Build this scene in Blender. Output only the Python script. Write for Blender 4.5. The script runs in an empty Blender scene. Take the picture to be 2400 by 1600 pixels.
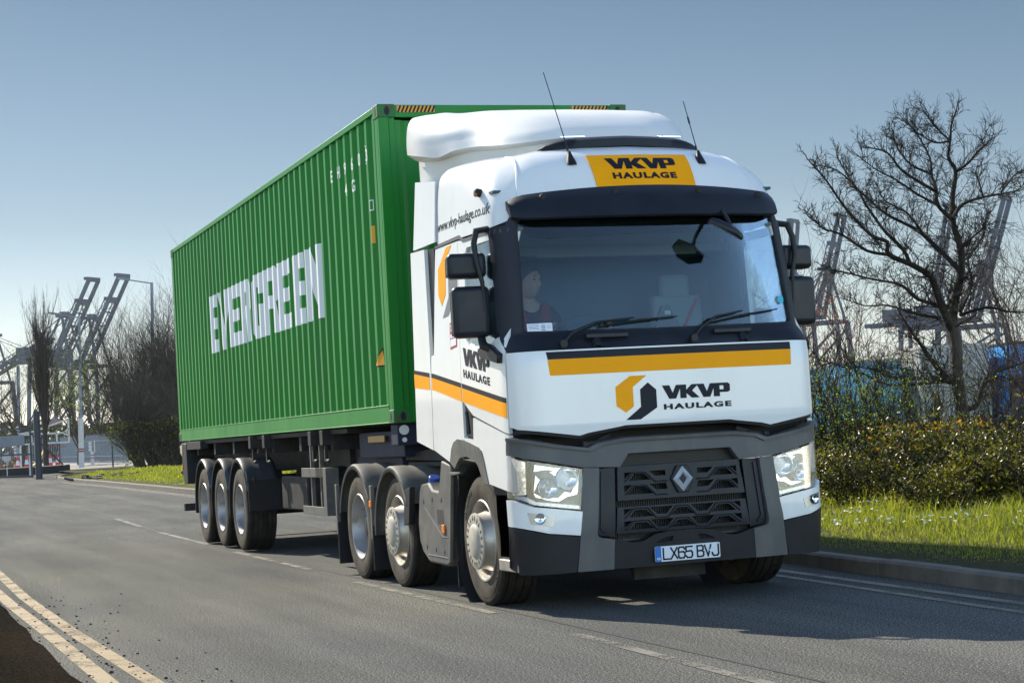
import bpy, bmesh, math, random
from mathutils import Vector, Matrix, noise
from mathutils.geometry import tessellate_polygon
from mathutils.bvhtree import BVHTree
scene = bpy.context.scene
R = math.radians
# ---------------- camera ----------------
CAM = Vector((-5.7066, -12.8062, 1.3332)); PITCH, ROLL, YAW, FPX = .0472, -.0576, .3338, 4426.5
_fw = Vector((math.sin(YAW)*math.cos(PITCH), math.cos(YAW)*math.cos(PITCH), math.sin(PITCH)))
_r = Vector((math.cos(YAW), -math.sin(YAW), 0)); _u = _r.cross(_fw)
_r2 = _r*math.cos(ROLL)+_u*math.sin(ROLL); _u2 = -_r*math.sin(ROLL)+_u*math.cos(ROLL)
cd = bpy.data.cameras.new('camera'); cam = bpy.data.objects.new('camera', cd); scene.collection.objects.link(cam)
cd.sensor_width = 36; cd.lens = FPX/2400*36; cd.clip_start = .1; cd.clip_end = 6000
cam.matrix_world = Matrix(((_r2.x, _u2.x, -_fw.x, CAM.x), (_r2.y, _u2.y, -_fw.y, CAM.y), (_r2.z, _u2.z, -_fw.z, CAM.z), (0, 0, 0, 1)))
scene.camera = cam
# ---------------- sky, sun, exposure ----------------
SUN = Vector((-.443, 1.3, 1)).normalized()
w = bpy.data.worlds.new('World'); scene.world = w; w.use_nodes = True
nt = w.node_tree; bg = nt.nodes['Background']; sk = nt.nodes.new('ShaderNodeTexSky'); sk.sky_type = 'NISHITA'
sk.sun_disc = False; sk.sun_elevation = math.asin(SUN.z); sk.sun_rotation = math.atan2(SUN.x, SUN.y)
sk.air_density = 1.0; sk.dust_density = .35; sk.ozone_density = 2.0
gtc = nt.nodes.new('ShaderNodeTexCoord'); gsp = nt.nodes.new('ShaderNodeSeparateXYZ'); grp = nt.nodes.new('ShaderNodeValToRGB'); gmx = nt.nodes.new('ShaderNodeMix'); gmx.data_type = 'RGBA'; gmx.blend_type = 'MULTIPLY'; gmx.inputs[0].default_value = 1
nt.links.new(gtc.outputs['Generated'], gsp.inputs[0]); nt.links.new(gsp.outputs['Z'], grp.inputs[0])   # ramp darkens the sky colour by height, most in a low band
for k, (p, c) in enumerate(((0, (.46, .46, .52)), (.05, (.36, .355, .37)), (.12, (.235, .243, .25)), (.26, (.15, .173, .178)), (.34, (.40, .42, .43)), (.46, (.62, .62, .63)))):
    e = grp.color_ramp.elements[k] if k < 2 else grp.color_ramp.elements.new(p)
    e.position = p; e.color = (*c, 1)
gmr = nt.nodes.new('ShaderNodeMapRange'); gmr.inputs[1].default_value = .15; gmr.inputs[2].default_value = -.25; nt.links.new(gsp.outputs['Y'], gmr.inputs[0])   # sky colour boosted behind the camera, added fill for the shaded cab front
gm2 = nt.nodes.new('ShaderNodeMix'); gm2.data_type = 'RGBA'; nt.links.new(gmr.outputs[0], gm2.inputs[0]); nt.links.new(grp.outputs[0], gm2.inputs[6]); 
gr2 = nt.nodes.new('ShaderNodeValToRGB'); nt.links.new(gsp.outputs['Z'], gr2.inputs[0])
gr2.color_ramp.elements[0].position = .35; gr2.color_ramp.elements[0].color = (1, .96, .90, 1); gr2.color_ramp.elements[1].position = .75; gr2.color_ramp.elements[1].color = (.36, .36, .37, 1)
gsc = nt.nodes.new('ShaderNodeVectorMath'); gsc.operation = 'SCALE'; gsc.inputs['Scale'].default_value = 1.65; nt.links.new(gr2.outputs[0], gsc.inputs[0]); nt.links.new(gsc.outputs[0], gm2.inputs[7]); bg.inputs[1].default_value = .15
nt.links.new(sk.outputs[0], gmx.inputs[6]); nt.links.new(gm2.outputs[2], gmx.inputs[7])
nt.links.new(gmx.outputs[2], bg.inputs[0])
sl = bpy.data.lights.new('sun', 'SUN'); sl.energy = 4.4; sl.angle = R(.5); sl.color = (1, .92, .77)
so = bpy.data.objects.new('sun', sl); scene.collection.objects.link(so)
so.rotation_euler = SUN.to_track_quat('Z', 'Y').to_euler(); so.location = (-20, 40, 60)
vs = scene.view_settings; vs.view_transform = 'Standard'; vs.look = 'None'; vs.gamma = 1; vs.use_curve_mapping = False; vs.exposure = .95
random.seed(7)
COL = scene.collection
# ---------------- terrain ----------------
def ground_z(x, y):
    t = max(0.0, y-14); a = t*t/(t+8)*.0062
    k = min(1, max(0, (30-x)/18)); k = k*k*(3-2*k)
    return a*k if y < 160 else (146*146/154*.0062)*k
# ---------------- helpers ----------------
def tag(o, label=None, cat=None, group=None, kind=None):
    if label: o['label'] = label
    if cat: o['category'] = cat
    if group: o['group'] = group
    if kind: o['kind'] = kind
    return o
def empty(name, loc=(0, 0, 0), label=None, cat=None, group=None, rz=0):
    o = bpy.data.objects.new(name, None); COL.objects.link(o); o.location = loc; o.rotation_euler = (0, 0, rz); o.empty_display_size = .2
    return tag(o, label, cat, group)
def link_mesh(name, me, m, parent=None, sharp=35):
    o = bpy.data.objects.new(name, me); COL.objects.link(o)
    if m is not None: me.materials.append(m)
    if sharp is not None and len(me.polygons):
        me.polygons.foreach_set('use_smooth', [True]*len(me.polygons)); me.set_sharp_from_angle(angle=R(sharp))
    if parent: o.parent = parent
    return o
class MB:
    def __init__(s): s.v = []; s.f = []
    def add(s, v, f):
        n = len(s.v); s.v += [tuple(q) for q in v]; s.f += [tuple(i+n for i in q) for q in f]; return s
    def box(s, c, d, rot=None):
        x, y, z = d[0]/2, d[1]/2, d[2]/2
        v = [Vector(q) for q in ((-x,-y,-z),(x,-y,-z),(x,y,-z),(-x,y,-z),(-x,-y,z),(x,-y,z),(x,y,z),(-x,y,z))]
        if rot is not None: v = [rot@q for q in v]
        c = Vector(c)
        return s.add([q+c for q in v], [(0,3,2,1),(4,5,6,7),(0,1,5,4),(1,2,6,5),(2,3,7,6),(3,0,4,7)])
    def bb(s, x0, x1, y0, y1, z0, z1): return s.box(((x0+x1)/2, (y0+y1)/2, (z0+z1)/2), (abs(x1-x0), abs(y1-y0), abs(z1-z0)))
    def tube(s, pts, r, n=8, cap=True):
        pts = [Vector(p) for p in pts]; m = len(pts)
        if not isinstance(r, (list, tuple)): r = [r]*m
        vv = []; prev = None
        for i in range(m):
            t = (pts[min(i+1, m-1)]-pts[max(i-1, 0)]).normalized()
            if prev is None:
                a = t.cross(Vector((0, 0, 1)));
                if a.length < .05: a = t.cross(Vector((1, 0, 0)))
            else: a = prev-t*prev.dot(t)
            a.normalize(); prev = a; b = t.cross(a)
            vv += [pts[i]+(a*math.cos(2*math.pi*k/n)+b*math.sin(2*math.pi*k/n))*r[i] for k in range(n)]
        ff = [(i*n+k, i*n+(k+1)%n, (i+1)*n+(k+1)%n, (i+1)*n+k) for i in range(m-1) for k in range(n)]
        if cap: ff += [tuple(range(n-1, -1, -1)), tuple((m-1)*n+k for k in range(n))]
        return s.add(vv, ff)
    def beam(s, p, q, wd, hd=None, up=(0, 0, 1)):
        p, q = Vector(p), Vector(q); t = q-p; L = t.length; t.normalize(); hd = hd or wd
        a = t.cross(Vector(up))
        if a.length < .01: a = t.cross(Vector((0, 1, 0)))
        a.normalize(); b = a.cross(t)
        return s.box((p+q)/2, (wd, L, hd), Matrix((a, t, b)).transposed())
    def lathe(s, prof, n=32, axis='x', c=(0, 0, 0), a0=0, a1=2*math.pi):
        # prof: list of (axial, radius)
        full = abs(a1-a0-2*math.pi) < 1e-6; cols = n if full else n+1; vv = []
        for i in range(cols):
            a = a0+(a1-a0)*i/n; ca, sa = math.cos(a), math.sin(a)
            for (h, r) in prof:
                vv.append({'x': (h, r*ca, r*sa), 'y': (r*sa, h, r*ca), 'z': (r*ca, r*sa, h)}[axis])
        k = len(prof); ff = []
        for i in range(n):
            for j in range(k-1):
                i2 = (i+1) % cols
                ff.append((i*k+j, i*k+j+1, i2*k+j+1, i2*k+j))
        c = Vector(c)
        return s.add([Vector(q)+c for q in vv], ff)
    def prism(s, poly, d, o=(0, 0, 0), a=(1, 0, 0), b=(0, 0, 1)):
        # polygon (u,v) in plane a,b extruded along vector d
        a, b, d, o = Vector(a), Vector(b), Vector(d), Vector(o); n = len(poly)
        v = [o+a*p[0]+b*p[1] for p in poly]; tri = tessellate_polygon([[Vector((p[0], p[1], 0)) for p in poly]])
        f = [tuple(t) for t in tri]+[tuple(i+n for i in reversed(t)) for t in tri]+[(i, (i+1) % n, (i+1) % n+n, i+n) for i in range(n)]
        return s.add(v+[q+d for q in v], f)
    def build(s, name, m, parent=None, bev=0, sharp=35, seg=2, fix=True):
        me = bpy.data.meshes.new(name); me.from_pydata(s.v, [], s.f)
        if fix:
            bm = bmesh.new(); bm.from_mesh(me); bmesh.ops.recalc_face_normals(bm, faces=bm.faces); bm.to_mesh(me); bm.free()
        o = link_mesh(name, me, m, parent, sharp)
        if bev:
            md = o.modifiers.new('bevel', 'BEVEL'); md.width = bev; md.segments = seg; md.limit_method = 'ANGLE'; md.angle_limit = R(40)
        return o
def build_each(mb, name, m, parent=None, wrap=None, **k):
    """one object per loose piece"""
    par = list(range(len(mb.v)))
    def find(i):
        while par[i] != i: par[i] = par[par[i]]; i = par[i]
        return i
    for f in mb.f:
        for a in f[1:]: par[find(a)] = find(f[0])
    groups = {}
    for f in mb.f: groups.setdefault(find(f[0]), []).append(f)
    out = []
    for fs in groups.values():
        ids = sorted({i for f in fs for i in f}); mp_ = {i: j for j, i in enumerate(ids)}; q = MB()
        q.v = [mb.v[i] for i in ids]; q.f = [tuple(mp_[i] for i in f) for f in fs]; o = q.build(name, m, parent, **k); out.append(wrap(o) if wrap else o)
    return out
def copy_tree(o, parent=None):
    c = o.copy(); COL.objects.link(c)
    if parent is not None: c.parent = parent
    for ch in list(o.children): copy_tree(ch, c)
    return c
def gridmesh(rows, closed=False):
    # rows: list of lists of points -> MB
    m = MB(); n = len(rows[0]); v = [p for r in rows for p in r]
    f = [(i*n+j, i*n+j+1, (i+1)*n+j+1, (i+1)*n+j) for i in range(len(rows)-1) for j in range(n-1)]
    return m.add(v, f)
def interp(t, x):
    if x <= t[0][0]: return t[0][1]
    for (a, va), (b, vb) in zip(t, t[1:]):
        if x <= b: return va+(vb-va)*(x-a)/(b-a)
    return t[-1][1]
# ---- flat shapes laid onto a curved skin ----
def skin_bm(polys, step, breaks=None):
    """polys: list of [outer, hole, hole...]; returns a flat bmesh in x,y cut along a grid"""
    bm = bmesh.new()
    for loops in polys:
        if isinstance(loops[0][0], (int, float)): loops = [loops]
        tri = tessellate_polygon([[Vector((p[0], p[1], 0)) for p in lp] for lp in loops])
        flat = [p for lp in loops for p in lp]; vs_ = [bm.verts.new((p[0], p[1], 0)) for p in flat]
        for t in tri:
            try: bm.faces.new([vs_[i] for i in t])
            except ValueError: pass
    return cut_bm(bm, step, breaks)
def cut_bm(bm, step, breaks=None):
    if not bm.verts: return bm
    for ax in (0, 1):
        cs = [v.co[ax] for v in bm.verts]; lo, hi = min(cs), max(cs)
        if breaks and ax == 0: L = [b for b in breaks if lo < b < hi]
        elif step[ax]: L = [k*step[ax] for k in range(math.floor(lo/step[ax]), math.ceil(hi/step[ax])+1) if lo+1e-5 < k*step[ax] < hi-1e-5]
        else: L = []
        for b in L:
            n = [0, 0, 0]; n[ax] = 1; c = [0, 0, 0]; c[ax] = b
            bmesh.ops.bisect_plane(bm, geom=bm.verts[:]+bm.edges[:]+bm.faces[:], plane_co=c, plane_no=n, dist=1e-5)
    bmesh.ops.remove_doubles(bm, verts=bm.verts, dist=1e-5)
    bmesh.ops.dissolve_degenerate(bm, edges=bm.edges, dist=1e-5)
    return bm
def skin_build(name, bm, fmap, m, parent, off=0, thick=.004, sharp=35, flip=False):
    """map a flat bmesh to (point, normal) skin, thicken inwards"""
    bm.verts.ensure_lookup_table(); bm.normal_update()
    outer = []; inner = []; V0 = list(bm.verts); idx = {v: i for i, v in enumerate(V0)}
    for v in V0:
        p, n = fmap(v.co.x, v.co.y); outer.append(p+n*off); inner.append(p+n*(off-thick))
    N = len(V0); f = []
    for fc in bm.faces:
        q = [idx[v] for v in fc.verts]; f.append(tuple(q)); f.append(tuple(i+N for i in reversed(q)))
    for e in bm.edges:
        if len(e.link_faces) == 1:
            a, b = idx[e.verts[0]], idx[e.verts[1]]; f.append((a, b, b+N, a+N))
    bm.free(); mb = MB(); mb.add(outer+inner, f)
    return mb.build(name, m, parent, sharp=sharp)
def text_bm(txt, h, bold=0, sx=1.0, space=1.0, res=3, shear=0):
    """flat bmesh of a string: cap height h, x from 0; returns bm,width"""
    cu = bpy.data.curves.new('t', 'FONT'); cu.body = txt; cu.size = 1; cu.offset = bold; cu.space_character = space; cu.resolution_u = res; cu.fill_mode = 'FRONT'; cu.shear = shear
    ob = bpy.data.objects.new('t', cu); COL.objects.link(ob); bpy.context.view_layer.update()
    me = bpy.data.meshes.new_from_object(ob.evaluated_get(bpy.context.evaluated_depsgraph_get()))
    bpy.data.objects.remove(ob); bpy.data.curves.remove(cu)
    bm = bmesh.new(); bm.from_mesh(me); bpy.data.meshes.remove(me)
    xs = [v.co.x for v in bm.verts]; x0, x1 = min(xs), max(xs); cap = .729
    for v in bm.verts: v.co.x = (v.co.x-x0)*h/cap*sx; v.co.y = v.co.y*h/cap; v.co.z = 0
    bmesh.ops.remove_doubles(bm, verts=bm.verts, dist=1e-6)
    return bm, (x1-x0)*h/cap*sx
def place_bm(bm, fn):
    for v in bm.verts:
        p = fn(v.co.x, v.co.y); v.co.x, v.co.y = p[0], p[1]
    return bm
# ---------------- materials ----------------
MATS = {}
def mat(name, col, rough=.5, metal=0, var=0, vscale=3, col2=None, bump=0, bscale=40, coat=0, spec=.5, stretch=None, detail=4, thr=None, rvar=0):
    if name in MATS: return MATS[name]
    m = bpy.data.materials.new(name); m.use_nodes = True; t = m.node_tree; b = t.nodes['Principled BSDF']
    b.inputs['Roughness'].default_value = rough; b.inputs['Metallic'].default_value = metal; b.inputs['Specular IOR Level'].default_value = spec
    b.inputs['Coat Weight'].default_value = coat; b.inputs['Coat Roughness'].default_value = .05
    b.inputs['Base Color'].default_value = (*col, 1); m.diffuse_color = (*col, 1)
    if var or bump or col2:
        tc = t.nodes.new('ShaderNodeTexCoord'); mp = t.nodes.new('ShaderNodeMapping'); t.links.new(tc.outputs['Object'], mp.inputs[0])
        if stretch: mp.inputs['Scale'].default_value = stretch
    if var or col2:
        n = t.nodes.new('ShaderNodeTexNoise'); n.inputs['Scale'].default_value = vscale; n.inputs['Detail'].default_value = detail; n.inputs['Roughness'].default_value = .65
        t.links.new(mp.outputs[0], n.inputs[0]); r = t.nodes.new('ShaderNodeValToRGB'); t.links.new(n.outputs[0], r.inputs[0])
        lo, hi = thr if thr else (.3, .7)
        r.color_ramp.elements[0].position = lo; r.color_ramp.elements[1].position = hi
        c2 = col2 if col2 else tuple(min(1, c*(1+var)) for c in col); c1 = col if col2 else tuple(c*(1-var) for c in col)
        r.color_ramp.elements[0].color = (*c1, 1); r.color_ramp.elements[1].color = (*c2, 1); t.links.new(r.outputs[0], b.inputs['Base Color'])
        if rvar:
            mr = t.nodes.new('ShaderNodeMapRange'); t.links.new(n.outputs[0], mr.inputs[0]); mr.inputs[1].default_value = .3; mr.inputs[2].default_value = .7
            mr.inputs[3].default_value = rough-rvar; mr.inputs[4].default_value = rough+rvar; t.links.new(mr.outputs[0], b.inputs['Roughness'])
    if bump:
        n2 = t.nodes.new('ShaderNodeTexNoise'); n2.inputs['Scale'].default_value = bscale; n2.inputs['Detail'].default_value = 3; t.links.new(mp.outputs[0], n2.inputs[0])
        bp = t.nodes.new('ShaderNodeBump'); bp.inputs['Strength'].default_value = bump; bp.inputs['Distance'].default_value = .01
        t.links.new(n2.outputs[0], bp.inputs['Height']); t.links.new(bp.outputs[0], b.inputs['Normal'])
    MATS[name] = m; return m
WHITE = mat('white_paint', (.78, .78, .77), .32, coat=.6, col2=(.66, .64, .60), vscale=2.2, thr=(.52, .95), stretch=(1, 1, .35), rvar=.05)
ORANGE = mat('orange_vinyl', (.95, .37, .001), .5, spec=.15, var=.04)
NAVY = mat('dark_vinyl', (.010, .011, .018), .55, spec=.25)
BLACK = mat('black_plastic', (.010, .011, .014), .45, spec=.35, var=.3, vscale=6, bump=.05, bscale=300)
COWL = mat('cowl_plastic', (.010, .012, .018), .42, spec=.35, var=.25, vscale=4, rvar=.08)
GREY = mat('grey_bumper_plastic', (.078, .080, .084), .45, spec=.4, col2=(.125, .118, .105), vscale=5, thr=(.4, .8), stretch=(1, 1, .3), bump=.08, bscale=400)
DIRTY = mat('dusty_grey_plastic', (.085, .085, .083), .65, spec=.3, col2=(.17, .155, .13), vscale=4, thr=(.35, .75), bump=.1, bscale=200)
CHASSIS = mat('chassis_steel', (.014, .014, .016), .65, spec=.3, col2=(.05, .043, .035), vscale=5, thr=(.4, .8), bump=.2)
BLUEST = mat('blue_steel', (.010, .015, .045), .6, spec=.3, col2=(.03, .03, .045), vscale=4, thr=(.4, .8))
MESH = mat('radiator_black', (.006, .006, .007), .7)
CHROME = mat('chrome', (.85, .86, .88), .08, 1)
ALU = mat('dusty_alloy', (.42, .39, .35), .42, .65, var=.2, vscale=8, bump=.05)
STEELW = mat('wheel_steel', (.36, .35, .35), .45, .5, col2=(.16, .13, .10), vscale=9, thr=(.52, .8))
HUBM = mat('dusty_hub', (.40, .37, .31), .6, .2, var=.15, vscale=12)
RUBBER = mat('tyre_rubber', (.012, .011, .011), .8, spec=.2, col2=(.045, .037, .029), vscale=6, thr=(.35, .8), bump=.15, bscale=90)
RUBD = mat('tyre_sidewall_dust', (.040, .034, .028), .85, spec=.2, col2=(.10, .082, .060), vscale=7, thr=(.35, .75), bump=.15, bscale=120)
AMBER = mat('amber_lens', (.85, .22, .01), .25)
LENSW = mat('white_lens', (.75, .75, .72), .2)
# ================= ground, road, kerbs, verge =================
def nodes_mat(name):
    m = bpy.data.materials.new(name); m.use_nodes = True; t = m.node_tree; MATS[name] = m
    return m, t, t.nodes['Principled BSDF']
def noise_node(t, scale, detail=3, rough=.6, stretch=None):
    tc = t.nodes.new('ShaderNodeTexCoord'); mp = t.nodes.new('ShaderNodeMapping'); t.links.new(tc.outputs['Object'], mp.inputs[0])
    if stretch: mp.inputs['Scale'].default_value = stretch
    n = t.nodes.new('ShaderNodeTexNoise'); n.inputs['Scale'].default_value = scale; n.inputs['Detail'].default_value = detail; n.inputs['Roughness'].default_value = rough
    t.links.new(mp.outputs[0], n.inputs[0]); return n.outputs[0]
def ramp(t, src, stops):
    r = t.nodes.new('ShaderNodeValToRGB'); t.links.new(src, r.inputs[0]); e = r.color_ramp.elements
    while len(e) < len(stops): e.new(.5)
    for k, (p, c) in enumerate(stops): e[k].position = p; e[k].color = (*c, 1) if len(c) == 3 else c
    return r.outputs[0]
def mixc(t, fac, a, b, mode='MIX'):
    x = t.nodes.new('ShaderNodeMix'); x.data_type = 'RGBA'; x.blend_type = mode
    for i, v in ((0, fac), (6, a), (7, b)):
        if isinstance(v, (int, float)): x.inputs[i].default_value = v
        elif isinstance(v, tuple): x.inputs[i].default_value = (*v, 1)
        else: t.links.new(v, x.inputs[i])
    return x.outputs[2]
def asphalt(name, lo, mid, hi, warm, scale=110):
    m, t, b = nodes_mat(name)
    g = ramp(t, noise_node(t, scale*1.0, 2, .8), [(.38, lo), (.5, mid), (.62, hi)])
    big = ramp(t, noise_node(t, .55, 5, .6, (1, .35, 1)), [(.38, (.80, .81, .83)), (.62, warm)])
    streak = ramp(t, noise_node(t, 1.6, 4, .6, (1, .06, 1)), [(.38, (.82, .82, .82)), (.62, (1.08, 1.08, 1.08))])
    mid_ = ramp(t, noise_node(t, 46, 3, .8), [(.41, (.66, .66, .66)), (.59, (1.34, 1.34, 1.34))]); g = mixc(t, 1.0, g, mid_, 'MULTIPLY')
    c = mixc(t, 1.0, g, big, 'MULTIPLY'); c = mixc(t, 1.0, c, streak, 'MULTIPLY')
    cr = ramp(t, noise_node(t, 22, 2, .5), [(.70, (1, 1, 1)), (.76, (.45, .45, .45))]); c = mixc(t, .35, c, mixc(t, 1.0, c, cr, 'MULTIPLY'))
    t.links.new(c, b.inputs['Base Color']); b.inputs['Roughness'].default_value = .95; b.inputs['Specular IOR Level'].default_value = .08
    bp = t.nodes.new('ShaderNodeBump'); bp.inputs['Strength'].default_value = .55; bp.inputs['Distance'].default_value = .006
    t.links.new(noise_node(t, scale*.9, 2, .6), bp.inputs['Height']); t.links.new(bp.outputs[0], b.inputs['Normal'])
    return m
ASPH = asphalt('asphalt', (.018, .018, .019), (.075, .076, .073), (.29, .285, .26), (1.08, 1.06, 1.0), 95)
PATHM = asphalt('path_asphalt', (.009, .008, .007), (.016, .014, .012), (.038, .033, .027), (1.15, 1.05, .9), 90)
PATHM.node_tree.nodes['Principled BSDF'].inputs['Specular IOR Level'].default_value = .0
YARDM = mat('yard_concrete', (.22, .20, .17), .8, var=.2, vscale=.5)
SOIL = mat('verge_soil', (.028, .036, .010), .98, spec=.1, col2=(.075, .060, .032), vscale=9, bump=.4, bscale=30)
GRND = mat('far_ground', (.07, .09, .025), .95, col2=(.13, .11, .06), vscale=.25, bump=.3, bscale=5)
KERBM = mat('kerb_concrete', (.10, .085, .07), .85, col2=(.17, .15, .12), vscale=4, bump=.15, bscale=60)
def paint(name, col, lo, hi, rough=.6):
    m, t, b = nodes_mat(name); b.inputs['Roughness'].default_value = rough
    c = ramp(t, noise_node(t, 5, 4), [(.3, tuple(v*.82 for v in col)), (.7, col)]); t.links.new(c, b.inputs['Base Color'])
    tr = t.nodes.new('ShaderNodeBsdfTransparent'); mx = t.nodes.new('ShaderNodeMixShader')
    n1 = noise_node(t, 85, 3, .7); n2 = noise_node(t, 2.2, 5, .7); ad = t.nodes.new('ShaderNodeMath'); ad.operation = 'ADD'; t.links.new(n1, ad.inputs[0]); t.links.new(n2, ad.inputs[1])
    a = ramp(t, ad.outputs[0], [(lo, (0, 0, 0)), (hi, (1, 1, 1))])
    t.links.new(a, mx.inputs[0]); t.links.new(tr.outputs[0], mx.inputs[1]); t.links.new(b.outputs[0], mx.inputs[2]); t.links.new(mx.outputs[0], t.nodes['Material Output'].inputs[0])
    return m
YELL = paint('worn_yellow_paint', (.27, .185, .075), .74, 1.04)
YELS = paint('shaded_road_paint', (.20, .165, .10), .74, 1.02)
FADE = paint('faded_white_paint', (.20, .185, .15), .92, 1.2)
def sheet(name, xs, ys, zf, m, kind='structure', skipf=None):
    mb = MB(); mb.v = [(x, y, zf(x, y)) for y in ys for x in xs]; n = len(xs)
    mb.f = [(j*n+i, j*n+i+1, (j+1)*n+i+1, (j+1)*n+i) for j in range(len(ys)-1) for i in range(n-1) if not (skipf and skipf((xs[i]+xs[i+1])/2, (ys[j]+ys[j+1])/2))]
    return tag(mb.build(name, m, fix=False, sharp=60), kind=kind)
def frange(a, b, s): return [a+s*i for i in range(int(round((b-a)/s))+1)]
def ribbon(name, pts, w, m, dz, kind='structure', cols=1):
    """pts: (x,y) centre line, laid dz above the terrain"""
    mb = MB(); L = []
    for i, p in enumerate(pts):
        a, b = pts[max(0, i-1)], pts[min(len(pts)-1, i+1)]; d = Vector((b[0]-a[0], b[1]-a[1], 0)).normalized(); n = Vector((d.y, -d.x, 0))
        L.append([(p[0]+n.x*w*(k/cols-.5), p[1]+n.y*w*(k/cols-.5)) for k in range(cols+1)])
    rows = [[(x, y, ground_z(x, y)+dz) for x, y in r] for r in L]
    g = gridmesh(rows); o = g.build(name, m, fix=False)
    return tag(o, kind=kind)
def dens(pts, s=1.5):
    out = []
    for a, b in zip(pts, pts[1:]):
        n = max(1, int(math.dist(a, b)/s)); out += [(a[0]+(b[0]-a[0])*k/n, a[1]+(b[1]-a[1])*k/n) for k in range(n)]
    return out+[pts[-1]]
ys = frange(-20, 160, 2)+[200, 300, 500, 900, 1600, 3500]
sheet('ground', [-1500, -600, -200, -80, -40]+frange(-20, 44, 2)+[60, 100, 200, 500, 1200, 3500], [-600, -200, -60]+ys, lambda x, y: ground_z(x, y)-.035, GRND)
KERB = [(1.35, -14), (1.62, -5), (1.82, -1.55), (2.08, 1.86), (2.32, 5), (2.52, 10), (2.75, 20), (2.9, 39), (2.68, 57), (2.46, 69), (2.5, 73), (2.75, 77), (3.3, 80.5), (4.2, 82.5), (6, 83.8), (9, 84.6)]
def kerb_x(y):
    return interp([(b, a) for a, b in KERB[:11]], y)
road_rows = []
for y in frange(-20, 74, 1.0):
    kx = kerb_x(y)+.02; road_rows.append([(-5+(kx+5)*k/8, y, ground_z(-5+(kx+5)*k/8, y)) for k in range(9)])
g = gridmesh(road_rows); tag(g.build('road', ASPH, fix=False), kind='structure')
far_rows = [[(-12+34*k/12, y, ground_z(-12+34*k/12, y)-.008) for k in range(13)] for y in frange(74, 100, 1.0)]
tag(gridmesh(far_rows).build('junction_road', ASPH, fix=False), kind='structure')
apron = [[(-12+60*k/16, y, ground_z(-12+60*k/16, y)-.016) for k in range(17)] for y in frange(100, 160, 3.0)]
tag(gridmesh(apron).build('yard_apron', YARDM, fix=False), kind='structure')
sheet('trailer_park', [15, 20, 30, 45, 70, 110, 200], [25, 32, 40, 60, 90, 140, 220], lambda x, y: ground_z(x, y)+.012, YARDM)
# footpath on the near left, its ragged edge beside the double yellow lines
edge = [(-4.56+.012*math.sin(y*3.1)+.008*math.sin(y*7.7), y) for y in frange(-14, 40, .5)]
rows = [[(ex-.0-1.9*k/4, y, .015+ground_z(ex, y)) for k in range(5)] for ex, y in edge]
tag(gridmesh(rows).build('footpath', PATHM, fix=False), kind='structure')
ribbon('road_marking', dens([(-4.16, -12), (-4.165, -1.7), (-4.25, 2), (-4.28, 6), (-4.23, 11), (-4.2, 30)], .8), .11, YELL, .004)
ribbon('road_marking', dens([(-4.40, -12), (-4.40, -1.5), (-4.42, 2), (-4.46, 5), (-4.47, 8), (-4.44, 30)], .8), .115, YELL, .004)
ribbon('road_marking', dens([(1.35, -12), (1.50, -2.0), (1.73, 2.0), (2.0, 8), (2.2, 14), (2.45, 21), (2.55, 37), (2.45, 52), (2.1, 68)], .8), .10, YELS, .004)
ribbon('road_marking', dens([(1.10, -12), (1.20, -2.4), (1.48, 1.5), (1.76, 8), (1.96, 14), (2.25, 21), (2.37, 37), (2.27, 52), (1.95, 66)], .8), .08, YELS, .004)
for a, b in (((-1.49, -4.6), (-1.40, -1.3)), ((-1.355, .5), (-1.37, 4.6)), ((-1.30, 6.8), (-1.27, 11.2)), ((-1.20, 13.6), (-1.15, 18.4)), ((-1.1, 21), (-.98, 25.5))):
    ribbon('road_marking', dens([a, b], .8), .085, FADE, .004)
SEAM = mat('tar_seam', (.035, .035, .036), .6)
ribbon('road_seam', dens([(-1.25, -9), (-1.17, 18), (-.83, 27), (-.74, 42), (-.57, 65)], 1.5), .022, SEAM, .003)
# kerb stones
def kerb_line(name, pts, w=.14, h=.125, up=1):
    pts = dens(pts, .915); mb = MB()
    for i, (a, b) in enumerate(zip(pts, pts[1:])):
        d = Vector((b[0]-a[0], b[1]-a[1], 0)); L = d.length; d.normalize(); n = Vector((d.y, -d.x, 0))*up
        j = random.uniform(-.004, .004); za = ground_z(*a)+h+j; zb = ground_z(*b)+h+j
        prof = [(0, -.05-h), (0, -.02), (.022, 0), (w, 0), (w, -.1)]
        A = Vector((a[0], a[1], 0))+d*.004; B = Vector((b[0], b[1], 0))-d*.004
        v = [A+n*(u+j)+Vector((0, 0, za+q)) for u, q in prof]+[B+n*(u+j)+Vector((0, 0, zb+q)) for u, q in prof]
        mb.add(v, [(k, k+1, k+6, k+5) for k in range(4)]+[(4, 3, 2, 1, 0), (5, 6, 7, 8, 9)])
    return tag(mb.build(name, KERBM, sharp=30), kind='structure')
kerb_line('kerb', KERB)
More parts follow.
